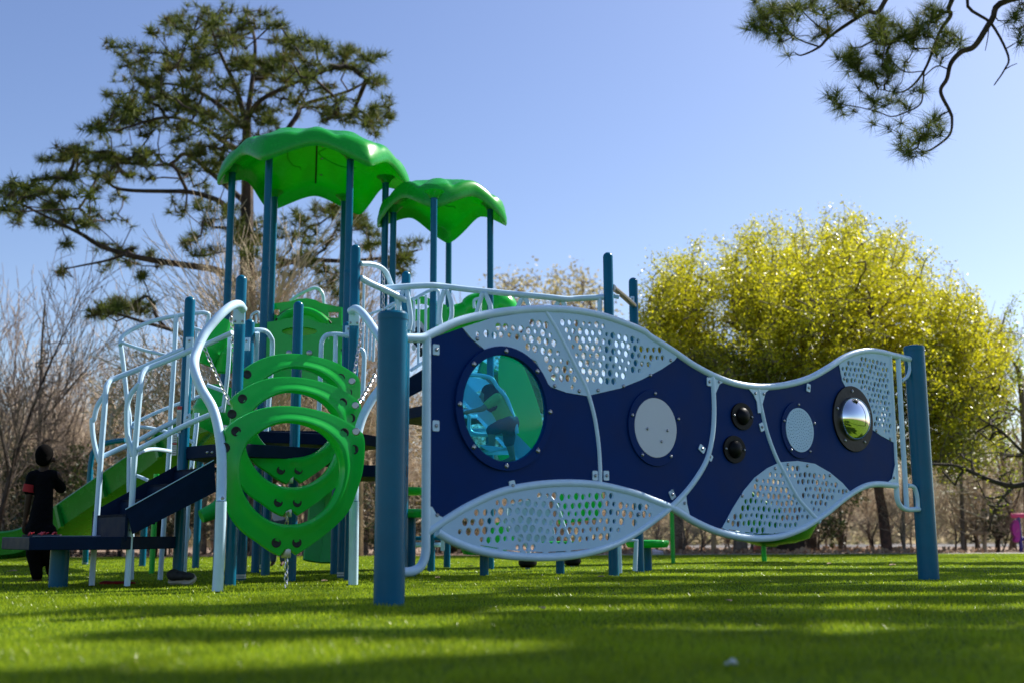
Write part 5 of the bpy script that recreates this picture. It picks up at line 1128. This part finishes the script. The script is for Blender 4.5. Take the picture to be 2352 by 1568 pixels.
# three spring-yellow trees
YY = 25.0
b, t = tr(1555, 24.5, [(1552, 1100), (1550, 950), (1545, 850)])
leafy('smaller yellow-green tree left of the big yellow one, behind the post with the steel bar', b, [t, L_([(1550, 950), (1500, 800), (1490, 690)], 24.5), L_([(1545, 850), (1600, 740), (1610, 640)], 24.5)], [(.16, .07), (.06, .02), (.06, .02)],
      shoots([(1540, 640, 60, 75), (1500, 680, 45, 60), (1600, 620, 70, 75), (1500, 780, 50, 60), (1580, 740, 90, 80), (1620, 820, 60, 60), (1560, 830, 70, 50)], (1550, 960), 24.5, 1.2, 260, 9, 3, .5, 7, .05), 'yellowleaf', .062, 24, .085, tw=.0045)
b, t = tr(1850, YY, [(1850, 1120), (1845, 1000), (1840, 900)])
leafy('largest bright yellow-green spring tree rising above the wavy panel', b, [t, L_([(1845, 1000), (1760, 850), (1700, 700), (1690, 600)], YY), L_([(1840, 900), (1850, 750), (1870, 600)], YY), L_([(1845, 980), (1950, 850), (1990, 700), (1980, 560)], YY, -1), L_([(1845, 1020), (2050, 880), (2100, 740), (2090, 640)], YY, 1)],
      [(.26, .14), (.11, .03), (.12, .03), (.11, .03), (.1, .03)],
      shoots([(1690, 580, 60, 70), (1720, 540, 40, 45), (1780, 560, 70, 60), (1850, 560, 80, 60), (1930, 520, 60, 60), (1905, 480, 18, 25), (1960, 500, 25, 35), (2000, 540, 60, 55), (2050, 560, 50, 50), (2100, 610, 50, 60), (1700, 680, 80, 80), (1820, 660, 110, 80), (1950, 640, 110, 80), (2060, 690, 90, 80), (1700, 790, 90, 70), (1830, 780, 120, 70), (1970, 770, 110, 80), (2080, 800, 80, 80), (1650, 630, 30, 50)], (1860, 960), YY, 2.2, 900, 9, 5, .55, 8, .05), 'yellowleaf', .062, 24, .085, tw=.0045)
b, t = tr(2210, 23.5, [(2208, 1120), (2200, 1000), (2190, 900)])
leafy('yellow-green tree with drooping lower boughs right of the far blue post', b, [t, L_([(2200, 1000), (2150, 850), (2140, 740)], 23.5), L_([(2190, 900), (2250, 800), (2250, 720)], 23.5), L_([(2200, 1000), (2290, 900), (2300, 820)], 23.5)], [(.045, .03), (.03, .015), (.03, .015), (.03, .015)],
      shoots([(2160, 650, 50, 60), (2130, 720, 60, 70), (2200, 720, 60, 70), (2250, 740, 50, 60), (2290, 800, 35, 60), (2210, 820, 90, 60), (2140, 820, 60, 60), (2270, 900, 50, 50, .7), (2190, 920, 70, 60, .8), (2240, 990, 60, 50, .7), (2160, 1020, 40, 50, .6), (2200, 1060, 45, 40, .5)], (2180, 960), 23.5, 1.2, 300, 9, 9, .4, 8, .1), 'yellowleaf', .062, 22, .085, tw=.0045)
b, t = tr(1700, 22.8, [(1700, 1150), (1698, 1050)])
leafy('dark olive evergreen tree in front of the big yellow tree, low behind the panel', b, [t, L_([(1698, 1050), (1640, 900), (1600, 850)], 22.8), L_([(1698, 1050), (1750, 900), (1770, 840)], 22.8)], [(.15, .08), (.06, .02), (.06, .02)],
      clusters([(1620, 850, 80, 50), (1720, 840, 90, 60), (1800, 860, 80, 50), (1680, 920, 130, 70), (1800, 950, 90, 60), (1900, 880, 80, 50), (1980, 850, 60, 60), (2060, 870, 50, 60)], 22.8, .7, .036), 'olive', .07, 18, .09)
b, t = tr(2075, 22.6, [(2075, 1150), (2075, 1000)])
leafy('olive leafed tree right behind the mirror end of the wavy panel', b, [t, L_([(2075, 1000), (2040, 900), (2020, 830)], 22.6), L_([(2075, 1000), (2150, 900), (2170, 850)], 22.6)], [(.035, .025), (.02, .012), (.02, .012)],
      clusters([(2080, 900, 60, 60), (2070, 990, 45, 60), (2150, 900, 60, 60), (2180, 970, 60, 60, .7), (2190, 1050, 45, 40, .5), (2130, 820, 60, 40), (2230, 1020, 50, 50), (2110, 1050, 30, 40), (2240, 930, 40, 50)], 22.6, .6, .034), 'olive', .07, 16, .09)
M['greenleaf'] = mat('green_leaves', (.20, .30, .03), .4, col2=(.40, .42, .04), isl=1, trans=.5)
b, t = tr(2360, 24.2, [(2358, 1100), (2350, 950), (2340, 850)])
leafy('light green tree with low hanging boughs at the right edge', b, [t, L_([(2350, 950), (2280, 900), (2230, 930)], 24.2), L_([(2340, 850), (2300, 780), (2310, 720)], 24.2), L_([(2355, 1050), (2260, 1040), (2180, 1080)], 24.2)], [(.10, .05), (.035, .015), (.035, .015), (.035, .012)],
      clusters([(2330, 740, 30, 60, .5), (2320, 850, 40, 60), (2250, 930, 60, 50), (2310, 980, 45, 60), (2200, 1000, 45, 50, .8), (2240, 1060, 60, 40, .7), (2330, 1080, 30, 40, .6), (2170, 1090, 40, 30, .5)], 24.2, .7, .022), 'greenleaf', .065, 17, .09, tw=.0045)
# distant pale trees
for i, (x, cl, lab) in enumerate([(1170, [(1150, 650, 35, 25), (1200, 660, 50, 40), (1180, 720, 60, 60)], 'hazy beige spring tree far off, right of the smaller roof'), (1300, [(1290, 640, 50, 25), (1340, 650, 45, 28), (1300, 700, 90, 50), (1380, 710, 60, 50)], 'hazy golden-beige tree far off above the long white rail')]):
    b, t = tr(x, 46, [(x, 1000), (x, 800)]); leafy(lab, b, [t], [(.3, .12)], clusters(cl+[(x, 850, 90, 80), (x, 1000, 110, 90)], 46, 1.5, .02), 'paleleaf', .17, 9, .25, up=.5, tw=.01)
# golden scrub left
for i, (x, cl, lab) in enumerate([(300, [(260, 900, 60, 60), (330, 860, 60, 80), (300, 980, 90, 60), (250, 1060, 60, 60)], 'tan scrub bush with golden dead leaves behind the curved rail'), (420, [(400, 850, 50, 90), (450, 900, 60, 90), (390, 960, 70, 80), (500, 980, 50, 80)], 'tan scrub bush with golden dead leaves behind the left blue post'),
                                  (1020, [(960, 960, 40, 80), (1010, 1050, 60, 80), (980, 1150, 50, 60)], 'thin golden leafed bush right of the near thick post'), (2260, [(2200, 1110, 50, 40), (2280, 1130, 60, 50), (2240, 1190, 60, 40)], 'thin golden leafed bush right of the far thick post'),
                                  (880, [(840, 900, 40, 90), (860, 1040, 40, 80), (850, 1170, 40, 60)], 'thin golden leafed bush left of the near thick post')]):
    b, t = tr(x, 20.5+i*.6+2, [(x, 1180), (x, 1100)]); leafy(lab, b, [t], [(.05, .03)], clusters(cl, 22.5+i*.5, .8, .022), 'goldleaf', .05, 5, .12, bark='twig', up=2.0, name='bush', tw=.006, cat='bush')
# dark evergreen scrub low at the left and behind the posts
for x, cl, lab in [(60, [(40, 1060, 60, 50), (90, 1110, 80, 60), (40, 1190, 50, 50)], 'dark evergreen shrub low behind the boy'), (190, [(170, 1080, 50, 50), (220, 1140, 60, 50), (300, 1190, 60, 40)], 'dark evergreen shrub low behind the green slide'), (470, [(430, 1150, 50, 60), (520, 1200, 60, 40), (360, 1220, 50, 30)], 'dark evergreen shrub low behind the stairs'), (1000, [(990, 1180, 50, 60), (900, 1200, 40, 40), (1050, 1210, 50, 40)], 'dark evergreen shrub behind the pods'), (880, [(850, 1150, 25, 60), (850, 1230, 30, 30)], 'dark evergreen shrub by the left timber post'), (2290, [(2270, 1215, 35, 35), (2300, 1180, 30, 30)], 'small bright evergreen shrub near the purple toy'),
                   (1930, [(1900, 1180, 40, 60), (1950, 1120, 30, 40), (1780, 1230, 60, 25)], 'ivy clad shrub behind the lower edge of the panel')]:
    b, t = tr(x, 24.5, [(x, 1200), (x, 1150)]); leafy(lab, b, [t], [(.06, .03)], clusters(cl, 24.5, .6, .025), 'darkleaf', .085, 16, .12, up=.5, name='shrub', cat='shrub')

# bare trees: recursive growth
def bare(h, seed, lean=.25, ang=.55, nb=(2, 4), lv=6, r0=.018):
    rg = np.random.default_rng(seed); S = []
    def grow(p, d, L, r, k):
        n = 3
        for i in range(n):
            d = d + rg.normal(size=3)*.11 + np.array([0, 0, .05]); d /= np.linalg.norm(d); q = p + d*L/n; S.append((p, q, r, r*.88)); p = q; r *= .88
            if k > 0 and (i > 0 or k < lv):
                for _ in range(rg.integers(1, 3) if k > 1 else 1):
                    a = rg.normal(size=3); a -= d*a.dot(d); a /= np.linalg.norm(a); dn = d*math.cos(ang*rg.uniform(.6, 1.4)) + a*math.sin(ang*rg.uniform(.6, 1.4)); grow(p, dn/np.linalg.norm(dn), L*rg.uniform(.5, .78), r*.58, k-1)
        if k > 0: grow(p, d, L*.75, r*.8, k-1)
    grow(np.zeros(3), np.array([0, 0, 1.]), h*.30, h*r0, lv-1)
    P0 = np.array([s[0] for s in S]); P1 = np.array([s[1] for s in S]); r = np.maximum(np.array([s[2] for s in S]), h*.0009); r2 = np.maximum(np.array([s[3] for s in S]), h*.0007)
    top = P1[:, 2].max(); return P0/top*h, P1/top*h, r, r2
protos = {}
def bare_proto(key, mname, *a, **k):
    P0, P1, r0, r1 = bare(*a, **k); thick = r0 > r0.max()*.28
    V, Q = frusta(P0[thick], P1[thick], r0[thick], r1[thick], 7); m1 = np_mesh('trunk', V, quads=Q, smooth=True); m1.materials.append(M['bark2' if mname == 'twig' else 'bark'])
    V, Q = frusta(P0[~thick], P1[~thick], r0[~thick], r1[~thick], 3); m2 = np_mesh('crown', V, quads=Q, smooth=True); m2.materials.append(M[mname])
    protos[key] = (m1, m2, a[0])
bare_proto('a', 'twig', 8.0, 1, ang=.5, lv=5, r0=.0085); bare_proto('b', 'twig', 8.0, 2, ang=.42, lv=5, r0=.008); bare_proto('c', 'twigdark', 8.0, 3, ang=.6, lv=5, r0=.011); bare_proto('d', 'twig', 5.0, 5, ang=.75, lv=5, r0=.012); bare_proto('e', 'twigdark', 8.0, 8, ang=.5, lv=5, r0=.009)
def plant(key, x, Y, ytop, label, group=None, rz=None, name='bare_tree', cat='tree', wide=1.0):
    m1, m2, h0 = protos[key]; b = at(x, 1240, Y); b.z = -.02; h = at(x, ytop, Y).z; s = h/h0
    e = empty(name, b, label, cat, group); e.scale = (s*wide, s*wide, s); e.rotation_euler = (0, 0, rz if rz is not None else random.uniform(0, 6.28))
    for nm, me in (('trunk', m1), ('crown', m2)):
        o = bpy.data.objects.new(nm, me); COL.objects.link(o); o.parent = e
    return e
def bare_fan(label, x, Y, tline, cl, origin, n, per, seed, r=.09, tw=.006):
    b = at(x, 1240, Y); b.z = 0; leafy(label, b, [[b]+L_(tline, Y)], [(r, .02)], shoots(cl, origin, Y, .9, n, per, seed, .3, .7), None, 0, 0, 0, bark='bark2', up=.6, name='bare_tree', tw=tw, cap=.028)
bare_fan('bare tree with a straight grey trunk standing right behind the boy', 84, 24, [(88, 1100), (92, 950), (96, 800), (103, 700)], [(60, 780, 40, 80), (140, 780, 50, 70), (100, 720, 30, 50), (50, 900, 60, 60), (160, 900, 60, 60), (100, 1000, 90, 60)], (92, 1180), 90, 12, 4, .055, .0035)
plant('e', -20, 23, 500, 'bare grey tree cut by the left edge of the view', rz=2.0)
plant('e', 34, 26, 580, 'slender bare tree between the left edge and the straight-trunked one', rz=4.0)
plant('e', 160, 25, 740, 'airy bare tree right of the straight-trunked one behind the boy', rz=1.5)
plant('b', 500, 22, 470, 'tall tan bare sapling left of the large roof posts', wide=1.2)
plant('b', 610, 22.5, 480, 'tall tan bare sapling under the large green roof', wide=1.2)
plant('b', 700, 23, 520, 'tall tan bare sapling between the posts of the large roof', wide=1.2)
for i_, (x_, yt_) in enumerate([(455, 560), (545, 440), (580, 520), (650, 500), (735, 560), (770, 600), (840, 620)]):
    plant('bab'[i_ % 3], x_, 21.8+i_*.35, yt_, 'tall dense tan sapling crowded behind the tower posts', 'tall tan saplings behind the towers', wide=1.0)
plant('a', 2330, 26, 620, 'bare grey tree at the right edge above the purple toy', rz=.5)
plant('c', 2290, 24, 1010, 'gnarled dark bare tree left of the purple toy', wide=1.6)
plant('a', 1120, 40, 640, 'far bare tree behind the smaller roof', wide=1.1)
plant('c', 800, 26, 640, 'bare dark tree behind the front blue post')
plant('a', 250, 26, 760, 'bare tan tree rising behind the curved handrail', wide=1.2)
plant('a', 2375, 27, 600, 'tall bare tree rising at the right edge behind the green boughs', rz=3.0)
G_ = 'bare saplings in the thicket behind the playground'
rgp = random.Random(5)
for i in range(46):
    x = -60+i*54+rgp.uniform(-20, 20); left = x < 900; Y = rgp.uniform(24, 31)
    yt = rgp.uniform(780, 980) if left else rgp.uniform(980, 1090)
    if 1000 < x < 1450: yt = rgp.uniform(900, 1050)
    plant(rgp.choice('aabbdde'), x, Y, yt, 'bare tan sapling in the brushy thicket behind the playground', G_, wide=rgp.uniform(1.1, 1.7))
G2_ = 'low tangled bushes along the turf edge'
for i in range(48):
    x = -40+i*52+rgp.uniform(-20, 20); plant('d' if i % 3 else 'e', x, rgp.uniform(22.8, 26), rgp.uniform(1080, 1170), 'low tangle of bare tan twigs at the turf edge', G2_, name='bare_bush', cat='bush', wide=rgp.uniform(1.2, 2.2))
# far wood: one mass
def far_wood():
    V_, Q_ = [], []; off = 0
    for i in range(150):
        m1, m2, h0 = protos[rgp.choice('abce')]; me = m2; n = len(me.vertices); co = np.empty(n*3, np.float32); me.vertices.foreach_get('co', co); co = co.reshape(-1, 3)
        q = np.empty(len(me.loops), np.int32); me.loops.foreach_get('vertex_index', q); q = q.reshape(-1, 4)
        k = RNG.uniform(0, 1, len(q)//3) < .35; k = np.repeat(k, 3); q = q[:len(k)][k]
        Y = rgp.uniform(36, 60); x = rgp.uniform(-.5, .5)*Y; s = rgp.uniform(.55, 1.0)*(1.15 if x < -.06*Y else .75); a = rgp.uniform(0, 6.28); c, s_ = math.cos(a), math.sin(a)
        P = np.stack([(co[:, 0]*c-co[:, 1]*s_)*s*1.5+x, (co[:, 0]*s_+co[:, 1]*c)*s*1.5+Y, co[:, 2]*s], 1)
        V_.append(P); Q_.append(q+off); off += n
    V = np.concatenate(V_); Q = np.concatenate(Q_); used = np.unique(Q); mp = np.zeros(len(V), np.int32); mp[used] = np.arange(len(used))
    o = link('distant_woods', np_mesh('distant_woods', V[used], quads=mp[Q]), M['twig']); setp(o, 'far leafless wood closing off the view behind the playground', 'woods', kind='stuff')
    n = 26000; Y = RNG.uniform(42, 66, n); x = RNG.uniform(-.52, .52, n)*Y; C = np.stack([x, Y, RNG.uniform(0, 1, n)**1.6*(4.2+1.6*np.sin(x*.5)+1.2*np.sin(x*1.3+2)-.8*(x > -3))], 1); V, Q = leafquads(C, .42, aspect=.6)
    setp(link('distant_undergrowth', np_mesh('distant_undergrowth', V, quads=Q), mat('undergrowth', (.52, .43, .30), .8, col2=(.36, .34, .18), isl=1, trans=.45)), 'dull brown and olive undergrowth low in the far wood', 'undergrowth', kind='stuff')
far_wood()
# straight pine trunk on the right
tb = onground(2038, 1269); tb.z = 0; te = tree_root('pine_tree', tb, 'straight reddish pine trunk below the yellow trees, left of the far thick post')
MB().tube([tb, at(2028, 1180, tb.y), at(2016, 1100, tb.y), at(2005, 900, tb.y), at(2000, 700, tb.y)], .098, 14, scale=[1.15, 1, .92, .8, .6]).build('trunk', mat('red_bark', (.13, .062, .042), .9, bump=1.0, bscale=18, col2=(.05, .028, .022), vscale=9), te)
# leaning dark boughs at the far right
b, t = tr(2420, 19, [(2420, 1150), (2400, 1100), (2330, 1115), (2270, 1100), (2200, 1070), (2140, 1065)])
leafy('dark leaning bough with yellow-green sprigs reaching in from the right edge', b, [t, L_([(2420, 1100), (2352, 1040), (2300, 990), (2250, 960)], 19), L_([(2330, 1115), (2290, 1160), (2270, 1220)], 19)], [(.075, .02), (.04, .012), (.025, .01)],
      clusters([(2300, 960, 50, 40, .6), (2250, 1020, 60, 40, .5), (2200, 1080, 60, 40, .5), (2290, 1130, 50, 40, .5), (2330, 1060, 30, 50, .5)], 19.3, .4, .02), 'olive', .05, 7, .1, bark='bark', tw=.008)
print('done', len(bpy.data.objects))
